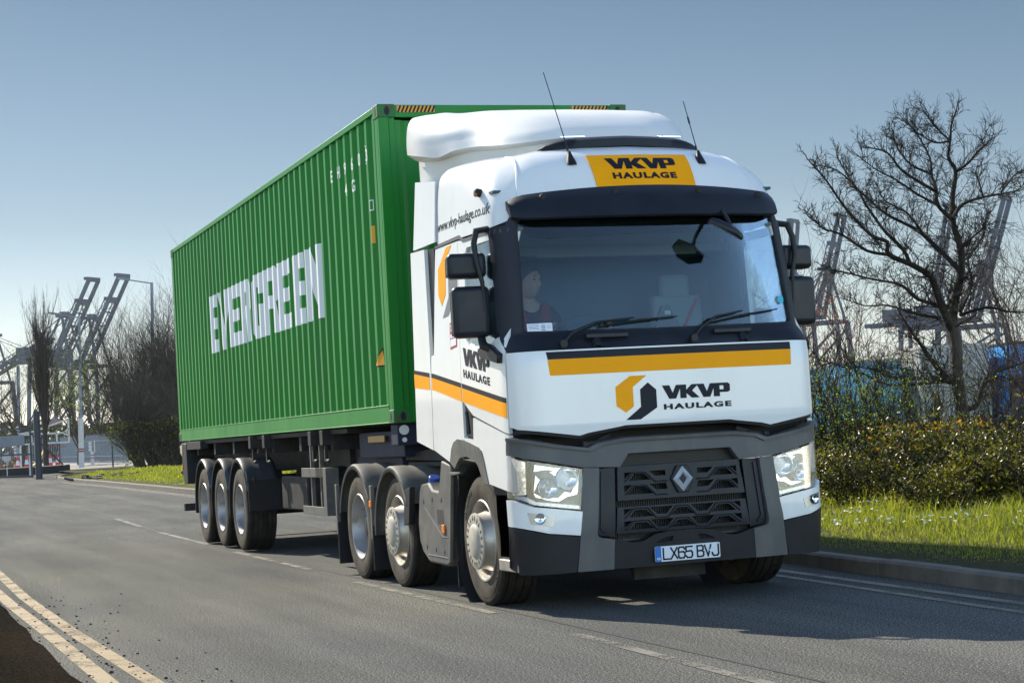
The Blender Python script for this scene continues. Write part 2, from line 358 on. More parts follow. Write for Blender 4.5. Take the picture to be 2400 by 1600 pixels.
# verge (raised soil sheet behind the kerb)
def verge_z(x, y): return ground_z(x, y)+(.105+.03*noise.noise(Vector((x*.7, y*.7, 0)))+min(.10, max(0, (x-kerb_x(y)-.3)*.03)))*max(0, min(1, (17-x)/3))
rows = []
for y in frange(-14, 80, 1.0):
    kx = kerb_x(y)+.13
    if y > 73: kx += (y-73)**2*.055
    rows.append([(kx+(18-kx)*(k/16)**1.6, y, verge_z(kx+(18-kx)*(k/16)**1.6, y)) for k in range(17)])
tag(gridmesh(rows).build('verge', SOIL, fix=False, sharp=80), kind='structure')
rows = [[(4.5+14*k/8, y, ground_z(4.5+14*k/8, y)+.1) for k in range(9)] for y in frange(80, 99, 1)]
rows = [[(max(p[0], 3.3+(i/1.2)*.0+(0 if i > 2 else (2-i)*1.2)), p[1], p[2]) for p in r] for i, r in enumerate(rows)]
tag(gridmesh(rows).build('verge', SOIL, fix=False, sharp=80), kind='structure')
# leaf-like materials: diffuse with light passing through
def foliage(name, c1, c2, tr=.45, rough=.5):
    m = bpy.data.materials.new(name); m.use_nodes = True; t = m.node_tree; b = t.nodes['Principled BSDF']; MATS[name] = m
    at_ = t.nodes.new('ShaderNodeAttribute'); at_.attribute_name = 'tint'
    c = ramp(t, at_.outputs['Fac'], [(0, c1), (1, c2)])
    t.links.new(c, b.inputs['Base Color']); b.inputs['Roughness'].default_value = rough; b.inputs['Specular IOR Level'].default_value = .35
    tl = t.nodes.new('ShaderNodeBsdfTranslucent'); t.links.new(mixc(t, 1.0, c, (1.5, 1.6, .8), 'MULTIPLY'), tl.inputs[0]); mx = t.nodes.new('ShaderNodeMixShader'); mx.inputs[0].default_value = tr
    t.links.new(b.outputs[0], mx.inputs[1]); t.links.new(tl.outputs[0], mx.inputs[2]); t.links.new(mx.outputs[0], t.nodes['Material Output'].inputs[0])
    return m
def tinted(name, V, F, T, m, parent=None):
    me = bpy.data.meshes.new(name); me.from_pydata(V, [], F); me.update()
    a = me.attributes.new('tint', 'FLOAT', 'FACE'); a.data.foreach_set('value', T)
    return link_mesh(name, me, m, parent, None)
GRASS = foliage('grass_blades', (.06, .095, .010), (.30, .29, .045), .52)
def blades(name, n, fx, fy, h0, h1, wd, dens_f=None):
    V, F, T = [], [], []
    for _ in range(n):
        y = fy(); x = fx(y); k = noise.noise(Vector((x*.9, y*.9, 3))); k2 = noise.noise(Vector((x*.35, y*.35, 9)))
        if dens_f and random.random() > dens_f(x, y, k): continue
        z = verge_z(x, y)-.01; h = (h0+(h1-h0)*random.random())*(1+.7*k+.5*k2)*min(1, .13+max(0, x-kerb_x(y)-.45)*.62)
        a = random.uniform(0, 6.28); c, s_ = math.cos(a)*wd, math.sin(a)*wd; lx, ly = random.gauss(0, .35)*h, random.gauss(0, .35)*h
        i = len(V); V += [(x-c, y-s_, z), (x+c, y+s_, z), (x+lx*.4+c*.7, y+ly*.4+s_*.7, z+h*.6), (x+lx*.4-c*.7, y+ly*.4-s_*.7, z+h*.6), (x+lx, y+ly, z+h*.95)]
        F += [(i, i+1, i+2, i+3), (i+3, i+2, i+4)]; t = min(1, max(0, random.gauss(.5, .25)+k*.3)); T += [t, t]
    return tag(tinted(name, V, F, T, GRASS), kind='stuff')
random.seed(11)
blades('grass', 70000, lambda y: kerb_x(y)+.16+random.random()**1.1*5.6, lambda: -3+16.5*random.random()**1.15, .05, .13, .004)
blades('grass', 9000, lambda y: kerb_x(y)+1.4+random.random()*4, lambda: -2+14*random.random(), .14, .26, .005, lambda x, y, k: .25+k*2)
blades('grass', 36000, lambda y: kerb_x(min(y, 73))+.2+random.random()*6.5, lambda: 14+62*random.random(), .06, .16, .018)
# daisies
DAISY = mat('daisy_white', (.8, .8, .76), .6)
V, F = [], []
for _ in range(900):
    y = random.uniform(-2.5, 9); x = kerb_x(y)+random.uniform(1.1, 3.4)
    if noise.noise(Vector((x*1.1, y*.8, 20))) < .03+.1*random.random(): continue
    z = verge_z(x, y)+random.uniform(.06, .12); r = random.uniform(.011, .017); i = len(V); tl = Vector((random.gauss(0, .4), random.gauss(-.4, .4), 1)).normalized()
    a = tl.orthogonal().normalized(); b = tl.cross(a)
    V.append(Vector((x, y, z))-tl*.004); V += [Vector((x, y, z))+a*math.cos(k*math.pi/4)*r+b*math.sin(k*math.pi/4)*r for k in range(8)]
    F += [(i, i+1+k, i+1+(k+1) % 8) for k in range(8)]
mb = MB(); mb.add(V, F); tag(mb.build('daisies', DAISY, sharp=None, fix=False), kind='stuff')
# grit along the yellow lines
GRIT = mat('grit', (.02, .019, .018), .8)
mb = MB()
for _ in range(260):
    y = -3.2+9*random.random()**1.6; x = -4.32+random.gauss(0, .28)
    if x < -4.7: continue
    r = random.uniform(.003, .009); n = random.randint(0, 5)
    mb.box((x, y, r*.5), (r*2, r*1.6, r*1.4), Matrix.Rotation(random.random()*3, 3, 'Z')@Matrix.Rotation(.5, 3, 'X'))
tag(mb.build('grit', GRIT, sharp=None), kind='stuff')
# ================= wheels =================
def wheel(parent, x, y, Rr, wd, side, style, rot=0.0, zc=None):
    """side -1: outer face towards -x"""
    zc = Rr if zc is None else zc; hw = wd/2; rr = .297
    def M(prof): return [(side*h, r) for h, r in prof]
    # hub / drum mesh carries tyre and rim
    mb = MB(); so_ = hw*side
    if style == 'convex':
        f = hw+.055
        mb.lathe(M([(0, .10), (f-.03, .16), (f-.012, .218), (f, .216), (f+.004, .205), (f+.004, .135), (f+.012, .125), (f+.022, .10), (f+.024, 0)]), 40)
    else:
        f = hw-.17
        mb.lathe(M([(-.1, .2), (f-.02, .2), (f, .18), (f+.03, .12), (f+.09, .10), (f+.10, .08), (f+.10, 0)]), 32)
    hub = mb.build('wheel', HUBM if style == 'convex' else CHASSIS, parent); hub.location = (x, y, zc)
    # rim
    mb = MB()
    if style == 'convex':
        mb.lathe(M([(hw-.012, .318), (hw-.004, .312), (hw-.008, .300), (hw-.03, .292), (hw-.09, .286), (hw-.11, .274), (hw-.10, .262), (hw-.03, .222), (hw+.03, .206), (hw+.05, .20)]), 48)
        mb.lathe(M([(hw-.11, .274), (-hw, .280), (-hw+.01, .31)]), 32)
    else:
        mb.lathe(M([(hw-.012, .318), (hw-.004, .312), (hw-.008, .300), (hw-.03, .290), (hw-.16, .270), (hw-.18, .25), (hw-.175, .12), (hw-.17, 0)]), 48)
        mb.lathe(M([(hw-.17, .26), (-hw, .280), (-hw+.01, .31)]), 32)
    rim = mb.build('rim', ALU if style == 'convex' else STEELW, hub)
    # dark hand holes and nuts
    mb = MB(); mn = MB()
    for k in range(10):
        a = (k+.5)*math.pi/5
        if style == 'convex':
            r = .248; c = Vector((side*(hw-.072), math.cos(a)*r, math.sin(a)*r)); n = Vector((side*.62, math.cos(a)*.8, math.sin(a)*.8)).normalized()
            t1 = Vector((0, -math.sin(a), math.cos(a))); t2 = n.cross(t1)
            vv = [c+n*.008+t1*math.cos(q)*.028+t2*math.sin(q)*.024 for q in [i*math.pi/6 for i in range(12)]]; mb.add(vv, [tuple(range(12))])
            for da in (-.14, .14):
                b = a+da; c = Vector((side*(hw+.0605), math.cos(b)*.172, math.sin(b)*.172))
                mn.add([c+Vector((0, math.cos(q)*.013+0, math.sin(q)*.013)) for q in [i*math.pi/4 for i in range(8)]], [tuple(range(8))])
                c2 = Vector((side*(hw+.0605), math.cos(b)*.192, math.sin(b)*.192))
                mn.add([c2+Vector((0, math.cos(q)*.008, math.sin(q)*.008)) for q in [i*math.pi/4 for i in range(8)]], [tuple(range(8))])
        else:
            r = .205; c = Vector((side*(hw-.170), math.cos(a)*r, math.sin(a)*r))
            mb.add([c+Vector((0, math.cos(q)*.024, math.sin(q)*.024)) for q in [i*math.pi/6 for i in range(12)]], [tuple(range(12))])
    build_each(mb, 'hand_hole', MESH, hub, fix=False); build_each(mn, 'wheel_nut', MESH, hub, fix=False)
    # tyre
    g = .011
    prof = [(hw*.80, .300), (hw*.93, .315), (hw*1.0, .36), (hw*1.02, .40), (hw*.985, Rr-.06), (hw*.975, Rr-.058), (hw*.95, Rr-.03), (hw*.90, Rr-.012), (hw*.82, Rr)]
    tread = []
    ng = 5 if wd > .34 else 4
    for k in range(ng):
        c = hw*.62*(1-2*k/(ng-1)); tread += [(c+g*.5, Rr), (c+g*.35, Rr-.014), (c-g*.35, Rr-.014), (c-g*.5, Rr)]
    full = prof+tread+[(-h, r) for h, r in reversed(prof)]
    if style == 'dual':
        s2 = wd+.03; full2 = [(h-s2, r) for h, r in full]
    mb = MB(); mb.lathe(M(full), 72)
    if style == 'dual': mb.lathe(M(full2), 60)
    ty = mb.build('tyre', RUBBER, hub, sharp=28); ty.data.materials.append(RUBD)
    for p in ty.data.polygons:
        r = math.hypot(p.center.y, p.center.z)
        if .305 < r < Rr-.035: p.material_index = 1
    return hub, ty, rim
def arc_text(txt, h, r, ang0, parent, m, x, side, bold=.02):
    bm, wd = text_bm(txt, h, bold); cut_bm(bm, (.02, 0))
    def f(u, v):
        a = ang0+(u/r)*1.0; rr = r+v
        return Vector((x, -math.cos(a)*rr*1.0, math.sin(a)*rr)), Vector((side, 0, 0))
    return skin_build('lettering', bm, f, m, parent, .0015, .003)
def mudguard(parent, x, y, zc, Rg, wd, a0, a1, side, m, rib=True, name='mudguard', lip=.05, n=28):
    """arched guard; x = outer edge, angles measured from +z towards -y(front)"""
    mb = MB(); rows = []
    K = 9 if rib else 2
    for i in range(n+1):
        a = a0+(a1-a0)*i/n; sy, cz = -math.sin(a), math.cos(a); row = []
        row.append(Vector((x, y+sy*(Rg-lip), zc+cz*(Rg-lip)))); row.append(Vector((x-side*.0, y+sy*(Rg-.012), zc+cz*(Rg-.012)))); row.append(Vector((x-side*.02, y+sy*Rg, zc+cz*Rg)))
        for k in range(1, K+1):
            u = k/K; rg = Rg-(.008 if rib and k % 3 == 0 else 0); row.append(Vector((x-side*(.02+u*(wd-.02)), y+sy*rg, zc+cz*rg)))
        rows.append(row)
    g = gridmesh(rows); n_ = len(g.v)
    o = g.build(name, m, parent, sharp=40); md = o.modifiers.new('solid', 'SOLIDIFY'); md.thickness = .006; md.offset = 0
    return o
# ================= container =================
GREEN = mat('container_green', (.008, .215, .018), .42, spec=.3, col2=(.018, .175, .026), vscale=1.3, thr=(.35, .8), stretch=(1, 1, .4), rvar=.06)
def weather(m):
    t = m.node_tree; b = t.nodes['Principled BSDF']; src = b.inputs['Base Color'].links[0].from_socket
    f = ramp(t, noise_node(t, 2.2, 8, .75, (1, 1, .22)), [(.60, (0, 0, 0)), (.70, (1, 1, 1))]); s_ = ramp(t, noise_node(t, 14, 5, .7), [(.68, (0, 0, 0)), (.71, (1, 1, 1))])
    c = mixc(t, f, src, (.035, .15, .04)); c = mixc(t, s_, c, (.16, .07, .025)); t.links.new(c, b.inputs['Base Color'])
weather(GREEN)
RUST = mat('rusty_casting', (.012, .14, .025), .6, col2=(.10, .05, .022), vscale=12, thr=(.54, .66), bump=.3)
LETT = mat('container_white', (.74, .76, .78), .5)
YEL = mat('hazard_yellow', (.75, .33, .01), .5)
CX, CY0, CZ, CW, CL, CH = .055, 3.65, 1.465, 2.438, 12.192, 2.896
ct = empty('shipping_container', (CX, CY0+CL/2, CZ), 'long green corrugated shipping container with white block lettering on the trailer', 'shipping container')
def local(o):   # parts were modelled in world space
    o.matrix_parent_inverse = Matrix.Translation(-o.parent.location)
    return o
PIT = .278; BR = []
y = CY0+.17
def corr(y):
    t = ((y-(CY0+.20)) % PIT)/PIT
    a, b, c = .26, .50, .76
    if t < a: return 0.0, 0
    if t < b: return .036*(t-a)/(b-a), 1
    if t < c: return .036, 0
    return .036*(1-(t-c)/(1-c)), -1
CB = sorted([CY0+.20+PIT*k+PIT*f for k in range(0, 44) for f in (0, .26, .50, .76)])
def cmap(side):
    X = CX+side*(CW/2-.012)
    def f(y, z):
        d, s_ = corr(y+1e-6); sl = .036/(.25*PIT)*s_
        # slow dents in old panels
        d += .006*noise.noise(Vector((y*.5, z*.7, side*5)))+.012*max(0, noise.noise(Vector((y*1.3, z*.9, 4)))-.35)
        return Vector((X-side*d, y, z)), Vector((side, sl, 0)).normalized()
    return f
for side in (-1, 1):
    ybr = [CY0+.14]+CB+[CY0+CL-.14]; rows = []
    f = cmap(side)
    for yy in [b for b in ybr if CY0+.14 <= b <= CY0+CL-.14]:
        rows.append([f(yy, CZ+.165+k*(CH-.165-.055)/14)[0] for k in range(15)])
    local(gridmesh(rows).build('side_wall', GREEN, ct, sharp=20, fix=True))
    mb = MB(); xo = CX+side*(CW/2)
    mb.bb(xo, xo-side*.012, CY0+.16, CY0+CL-.16, CZ+.012, CZ+.155); mb.bb(xo+side*.004, xo-side*.06, CY0+.16, CY0+CL-.16, CZ+.155, CZ+.168); mb.bb(xo+side*.004, xo-side*.06, CY0+.16, CY0+CL-.16, CZ, CZ+.012)
    local(mb.build('bottom_rail', GREEN, ct, bev=.003))
    mb = MB(); mb.bb(xo, xo-side*.06, CY0+.16, CY0+CL-.16, CZ+CH-.06, CZ+CH-.002)
    local(mb.build('top_rail', GREEN, ct, bev=.004))
for side in (-1, 1):
    for ye, dy in ((CY0, 1), (CY0+CL, -1)):
        xo = CX+side*CW/2; mb = MB()
        mb.bb(xo-side*.003, xo-side*.10, ye+dy*.003, ye+dy*.05, CZ+.11, CZ+CH-.11); mb.bb(xo-side*.003, xo-side*.035, ye+dy*.05, ye+dy*.15, CZ+.11, CZ+CH-.11)
        mb.bb(xo-side*.1, xo-side*.16, ye+dy*.015, ye+dy*.06, CZ+.11, CZ+CH-.11)
        local(mb.build('corner_post', GREEN, ct, bev=.006))
        for zb in (CZ, CZ+CH-.118):
            mb = MB(); mb.bb(xo+side*.004, xo-side*.16, ye-dy*.004, ye+dy*.17, zb-.002, zb+.12)
            o = local(mb.build('corner_casting', RUST, ct, bev=.006)); mh = MB()
            c1 = Vector((xo-side*.085, ye-dy*.0062, zb+.058)); mh.add([c1+Vector((math.cos(q)*.026, 0, math.sin(q)*.042)) for q in [i*math.pi/8 for i in range(16)]], [tuple(range(16))])
            c1 = Vector((xo+side*.0062, ye+dy*.085, zb+.058)); mh.add([c1+Vector((0, math.cos(q)*.026, math.sin(q)*.042)) for q in [i*math.pi/8 for i in range(16)]], [tuple(range(16))])
            build_each(mh, 'casting_hole', MESH, o, fix=False)
rows = []
for k in range(0, 41):
    x = CX-1.06+2.12*k/40; t = (k % 5); d = [.0, .0, .035, .035, .035][t]
    rows.append([Vector((x, CY0+.03+d, CZ+.14+zz*(CH-.28)/6)) for zz in range(7)])
local(gridmesh(rows).build('front_wall', GREEN, ct, sharp=20))
mb = MB(); mb.bb(CX-1.06, CX+1.06, CY0+.006, CY0+.06, CZ+CH-.118, CZ+CH-.004); local(mb.build('front_header', GREEN, ct, bev=.004))
mb = MB(); mb.bb(CX-1.06, CX+1.06, CY0+.006, CY0+.06, CZ+.002, CZ+.14); local(mb.build('front_sill', GREEN, ct, bev=.004))
mb = MB(); mb.bb(CX-1.16, CX+1.16, CY0+.06, CY0+CL-.06, CZ+CH-.03, CZ+CH-.02); local(mb.build('roof_panel', GREEN, ct)); mb = MB(); mb.bb(CX-1.16, CX+1.16, CY0+.06, CY0+CL-.06, CZ+.05, CZ+.09); local(mb.build('floor', CHASSIS, ct))
mb = MB(); mb.bb(CX-1.06, CX+1.06, CY0+CL-.06, CY0+CL-.02, CZ+.01, CZ+CH-.01)
for xx in (-.8, -.35, .35, .8): mb.tube([(CX+xx, CY0+CL+.02, CZ+.1), (CX+xx, CY0+CL+.02, CZ+CH-.1)], .018)
local(mb.build('door_end', GREEN, ct))
# hazard bars and letters
for x0 in (-.98, .73):
    mb = MB(); mb.bb(x0, x0+.36, CY0+.004, CY0+.006, CZ+CH-.072, CZ+CH-.012); o = local(mb.build('hazard_strip', YEL, ct))
    md = MB(); k = x0
    while k < x0+.33: md.prism([(k, CZ+CH-.072), (k+.018, CZ+CH-.072), (k+.045, CZ+CH-.012), (k+.027, CZ+CH-.012)], (0, .002, 0), (0, CY0+.0022, 0)); k += .036
    h = md.build('stripe', NAVY, o); h.matrix_parent_inverse = Matrix.Identity(4)
mb = MB(); md = MB(); xs_ = CX-CW/2-.0012
for z0, y0, y1 in ((CZ+CH-.19, CY0+.18, CY0+.45),):
    for k in range(9):
        yy = y0+k*.03; (md if k % 2 else mb).prism([(yy, z0), (yy+.03, z0), (yy+.055, z0+.07), (yy+.025, z0+.07)], (.002, 0, 0), (xs_-.001, 0, 0), (0, 1, 0))
def shape(L, w=1.0, h=1.0): return [[(p[0]*w, p[1]*h) for p in lp] for lp in L]
GL = {
 'E': [[(0,0),(1,0),(1,.22),(.42,.22),(.42,.40),(.95,.40),(.95,.60),(.42,.60),(.42,.78),(1,.78),(1,1),(0,1)]],
 'V': [[(0,1),(.33,1),(.50,.28),(.67,1),(1,1),(.66,0),(.34,0)]],
 'R': [[(0,0),(.40,0),(.40,.38),(.56,.38),(.64,0),(1,0),(.90,.46),(1,.52),(1,.90),(.9,1),(0,1)],[(.40,.58),(.64,.58),(.64,.80),(.40,.80)]],
 'G': [[(0,.1),(.1,0),(1,0),(1,.52),(.50,.52),(.50,.36),(.62,.36),(.62,.20),(.40,.20),(.40,.80),(.62,.80),(.62,.68),(1,.68),(1,.9),(.9,1),(.1,1),(0,.9)]],
 'N': [[(0,0),(.38,0),(.38,.52),(.60,0),(1,0),(1,1),(.64,1),(.64,.48),(.40,1),(0,1)]],
}
pitch = (12.61-5.93)/9
def ky(y, z): return (y+(y+12.8)*.0135, z+(z-1.33)*.0135)
for i, ch in enumerate('EVERGREEN'):
    y0 = 12.61-i*pitch; w_ = pitch*.94
    polys = [[[ky(y0-p[0]*w_, 2.60+p[1]*.762) for p in lp] for lp in GL[ch]]]
    bm = skin_bm(polys, (0, .4), CB); local(skin_build('letter', bm, cmap(-1), LETT, ct, .0015, .001, sharp=20))
def ctext(txt, y0, z0, h, m=LETT, bold=.015):
    bm, wd = text_bm(txt, h, bold); place_bm(bm, lambda u, v: ky(y0-u, z0+v)); cut_bm(bm, (0, 0), CB)
    return local(skin_build('lettering', bm, cmap(-1), m, ct, .0015, .001))
def cchar(ch, k, z0, h):
    bm, wd = text_bm(ch, h, .02, .95); yc = CY0+.20+PIT*(k+.13); place_bm(bm, lambda u, v: (yc+wd/2-u, z0+v)); cut_bm(bm, (0, 0), CB); local(skin_build('lettering', bm, cmap(-1), LETT, ct, .0015, .001))
for k, ch in enumerate('EH9603'): cchar(ch, 6-k, 3.92, .12)
for k, ch in enumerate('4G'): cchar(ch, 4-k, 3.71, .12)
def cpatch(name, poly, m):
    bm = skin_bm([[[ky(*q) for q in lp] for lp in poly]], (0, .3), CB); return local(skin_build(name, bm, cmap(-1), m, ct, .002, .0015))
def frame(y0, y1, z0, z1, t): return [[(y0, z0), (y1, z0), (y1, z1), (y0, z1)], [(y0+t, z0+t), (y0+t, z1-t), (y1-t, z1-t), (y1-t, z0+t)]]
cpatch('number_frame', frame(3.94, 4.08, 3.86, 4.03, .008), LETT)
cpatch('number_frame', frame(3.86, 3.93, 3.42, 3.52, .010), LETT)
cpatch('warning_label', [[(3.86, 3.12), (3.92, 3.12), (3.92, 3.28), (3.86, 3.28)]], YEL)
cpatch('warning_triangle', [[(3.80, 1.985), (4.02, 1.985), (3.84, 2.16)]], NAVY)
cpatch('warning_triangle', [[(3.815, 2.0), (3.985, 2.0), (3.845, 2.135)]], YEL).location.x -= .002
cpatch('rust_patch', [[(14.4, 2.24), (14.46, 2.22), (14.47, 2.29), (14.42, 2.33)]], YEL)
# ================= semi-trailer =================
tr = empty('semi_trailer', (0, 9.5, 0), 'dark three-axle skeletal semi-trailer carrying the green shipping container', 'trailer')
def L(o): o.matrix_parent_inverse = Matrix.Translation(-o.parent.location); return o
mb = MB()
for s in (-1, 1):
    x = s*.46
    mb.bb(x-.006, x+.006, 5.6, 15.2, 1.02, 1.36); mb.bb(x-.07, x+.07, 5.6, 15.2, 1.36, 1.38); mb.bb(x-.07, x+.07, 5.6, 15.2, 1.0, 1.02)
    mb.bb(x-.07, x+.07, 3.9, 5.6, 1.27, 1.42)
for yy in (6.3, 7.8, 9.3, 10.2, 11.8, 13.2, 14.6): mb.bb(-1.1, 1.1, yy, yy+.11, 1.24, 1.40)
for yy in (11.1, 12.42, 13.75):
    mb.tube([(-1.0, yy, .52), (1.0, yy, .52)], .07, 12)
    for s in (-1, 1): mb.beam((s*.5, yy-.5, .95), (s*.5, yy+.3, .5), .09, .12); mb.tube([(s*.5, yy+.3, .55), (s*.5, yy+.3, .95)], .11, 12)
mb.bb(-1.12, 1.12, 5.6, 15.3, 1.405, 1.455)
L(mb.build('chassis_frame', CHASSIS, tr, bev=.004))
mb = MB()   # outer side rails and twist locks seen under the container
for s in (-1, 1):
    mb.bb(s*1.08, s*1.19, 13.9, 15.5, 1.33, 1.44)
    for yy in (6.35, 6.9, 9.35, 10.2): mb.bb(s*1.10, s*1.20, yy, yy+.13, 1.30, 1.45); mb.bb(s*1.14, s*1.17, yy+.04, yy+.09, 1.13, 1.30); mb.tube([(s*1.15, yy+.065, 1.14), (s*1.15, yy-.06, 1.13)], .02, 8)
build_each(mb, 'twist_lock', CHASSIS, tr, L, bev=.003)
mb = MB(); mb.bb(-1.12, 1.12, 3.72, 3.95, 1.26, 1.455); mb.bb(-1.0, 1.0, 3.95, 5.6, 1.15, 1.40); mb.bb(-.9, .9, 4.4, 6.1, 1.02, 1.16)
L(mb.build('front_bolster', BLUEST, tr, bev=.01))
for s in (-1, 1):
    for zz, r in ((1.40, .045), (1.31, .022)):
        mb = MB(); mb.lathe([(3.705, 0), (3.705, r), (3.73, r)], 20, 'y', (s*1.06, 0, zz)); L(mb.build('marker_lamp', LENSW, tr))
mb = MB(); mb.bb(-1.04, -1.03, 4.5, 5.1, 1.30, 1.36); L(mb.build('side_marker_strip', mat('amber_reflector', (.40, .20, .03), .4), tr))
for s in (-1, 1):
    mb = MB()   # landing leg with its guard posts
    mb.bb(s*1.02, s*1.16, 6.46, 6.60, .56, 1.06); mb.bb(s*1.14, s*1.16, 6.6, 7.6, .96, 1.06); mb.bb(s*1.14, s*1.16, 6.6, 7.6, .56, .65)
    mb.bb(s*1.02, s*1.16, 6.6, 6.93, .96, 1.06)
    for yy in (6.98, 7.42): mb.bb(s*1.05, s*1.09, yy, yy+.05, .6, 1.33)
    L(mb.build('side_guard', DIRTY, tr, bev=.004))
    mb = MB(); mb.bb(s*.62, s*.78, 6.9, 7.06, .70, 1.36); mb.bb(s*.64, s*.76, 6.92, 7.04, .42, .72); mb.bb(s*.58, s*.82, 6.86, 7.1, .38, .42); mb.bb(s*.60, s*.72, 6.6, 7.4, 1.05, 1.35)
    L(mb.build('landing_leg', CHASSIS, tr, bev=.006))
mb = MB(); mb.tube([(-.75, 8.0, .85), (.75, 8.0, .85)], .2, 20); L(mb.build('air_tank', CHASSIS, tr, bev=.02))
mb = MB(); mb.bb(-.9, -.5, 8.5, 9.9, .55, .95); mb.bb(.5, .9, 8.5, 9.9, .55, .95); build_each(mb, 'storage_box', CHASSIS, tr, L, bev=.02)
TR_AX = (11.1, 12.42, 13.75)
for yy in TR_AX:
    for s in (-1, 1):
        h, t_, r_ = wheel(tr, s*1.01, yy-9.5, .52, .385, s, 'concave', zc=.535)
        L(mudguard(tr, s*1.215, yy, .535, .655, .42, R(-100), R(68), s, mat('guard_plastic', (.05, .052, .058), .42, var=.2), rib=True))
mb = MB()
for s in (-1, 1):
    mb.bb(s*1.20, s*.62, 10.46, 10.475, .53, .90); mb.bb(s*1.22, s*.62, 10.45, 10.485, .895, .915)
    mb.prism([(10.44, .90), (10.48, .90), (10.60, 1.02), (10.52, 1.02)], (s*.01, 0, 0), (s*1.2, 0, 0), (0, 1, 0))
    for q in (.72, 1.12): mb.bb(s*q-.015, s*q+.015, 10.44, 10.49, .88, .95)
build_each(mb, 'mudflap', BLACK, tr, L)
mb = MB(); mb.bb(-1.0, 1.0, 14.1, 14.2, .95, 1.05); mb.bb(-1.22, 1.22, 15.3, 15.42, .43, .54); mb.bb(-.7, -.6, 15.2, 15.3, .5, 1.2); mb.bb(.6, .7, 15.2, 15.3, .5, 1.2); L(mb.build('underrun_bar', CHASSIS, tr, bev=.006))
for s in (-1, 1):
    mb = MB(); mb.prism([(15.56, 1.42), (15.1, 1.42), (15.05, .83), (15.35, .83), (15.5, 1.02), (15.47, 1.2), (15.56, 1.3)], (s*-.42, 0, 0), (s*1.2, 0, 0), (0, 1, 0))
    o = L(mb.build('rear_light_bracket', BLACK, tr, bev=.01)); m2 = MB(); m2.prism([(15.57, 1.40), (15.38, 1.40), (15.42, 1.24), (15.55, 1.29)], (-s*.02, 0, 0), (s*1.212, 0, 0), (0, 1, 0)); q = m2.build('marker_lens', mat('marker_mix', (.55, .35, .15), .3, col2=(.6, .58, .5), vscale=5), o)
    m2 = MB(); m2.bb(s*1.205, s*1.21, 15.42, 15.48, 1.06, 1.12); q = m2.build('marker_lens', AMBER, o)
mb = MB(); mb.tube([(-1.15, 15.2, .85), (-1.17, 15.35, .98), (-1.18, 15.5, 1.02), (-1.18, 15.62, 1.0)], [.02, .02, .02, .03], 8); L(mb.build('hook', BLACK, tr))
# ================= tractor unit: skin functions =================
T_YF = [(.25,.03),(.6,.0),(1.0,.015),(1.2,.02),(1.35,.0),(1.86,.0),(1.93,.012),(2.03,.075),(2.45,.13),(2.87,.205),(3.2,.25)]
T_B = [(.25,.05),(1.86,.06),(1.93,.075),(2.03,.13),(2.87,.15),(3.2,.15)]
T_W = [(.25,1.225),(.6,1.243),(1.0,1.25),(1.9,1.25),(2.0,1.245),(2.87,1.215),(3.3,1.17)]
T_RX = [(.25,.24),(1.9,.24),(2.05,.21),(3.0,.20)]
def cabp(z):
    W = interp(T_W, z); rx = interp(T_RX, z); return interp(T_YF, z), interp(T_B, z), W, rx, .25, W-rx
def front_y(x, z):
    yf, b, W, rx, ry, xc = cabp(z); a = abs(x)
    if a <= xc: return yf+b*(a/xc)**2
    th = min(1, (a-xc)/rx); s_ = th; c = math.sqrt(max(0, 1-s_*s_)); return yf+b+ry*(1-c)+2*b/xc*rx*s_
def side_x(y, z):
    yf, b, W, rx, ry, xc = cabp(z); y0 = yf+b; y2 = y0+ry+2*b/xc*rx
    if y >= y2: return W
    if y <= y0: return xc
    lo, hi = xc, W
    for _ in range(18):
        m = (lo+hi)/2
        if front_y(m, z) < y: lo = m
        else: hi = m
    return lo
def fm(x, z):
    y = front_y(x, z); e = .004; xx = max(-1.205, min(1.205, x))
    dx = (front_y(xx+e, z)-front_y(xx-e, z))/(2*e); dz = (front_y(x, z+.02)-front_y(x, z-.02))/.04
    return Vector((x, y, z)), Vector((dx, -1, dz)).normalized()
def sm(side):
    def f(y, z):
        x = side_x(y, z); e = .006
        dy = (side_x(y+e, z)-side_x(y-e, z))/(2*e); dz = (side_x(y, z+.02)-side_x(y, z-.02))/.04
        return Vector((side*x, y, z)), Vector((side, -dy, -dz)).normalized()
    return f
GF = (.06, .12)
CORN = [k*.1 for k in range(-9, 10)]+[s*q for s in (-1, 1) for q in (.95, 1.0, 1.03, 1.06, 1.09, 1.115, 1.14, 1.16, 1.18, 1.195, 1.21, 1.222, 1.232, 1.24)]
CORN.sort()
def fpanel(name, polys, m, off=0, thick=.02, parent=None, zstep=.1, sharp=40, br=CORN):
    bm = skin_bm(polys, (0, zstep), br); return skin_build(name, bm, fm, m, parent or trk, off, thick, sharp)
def spanel(name, polys, m, side, off=0, thick=.02, parent=None, step=(.05, .15), sharp=40):
    bm = skin_bm(polys, step); return skin_build(name, bm, sm(side), m, parent or trk, off, thick, sharp)
trk = empty('truck_tractor', (0, 0, 0), 'white haulage truck tractor with orange and black stripes and a dark grey bumper', 'truck')
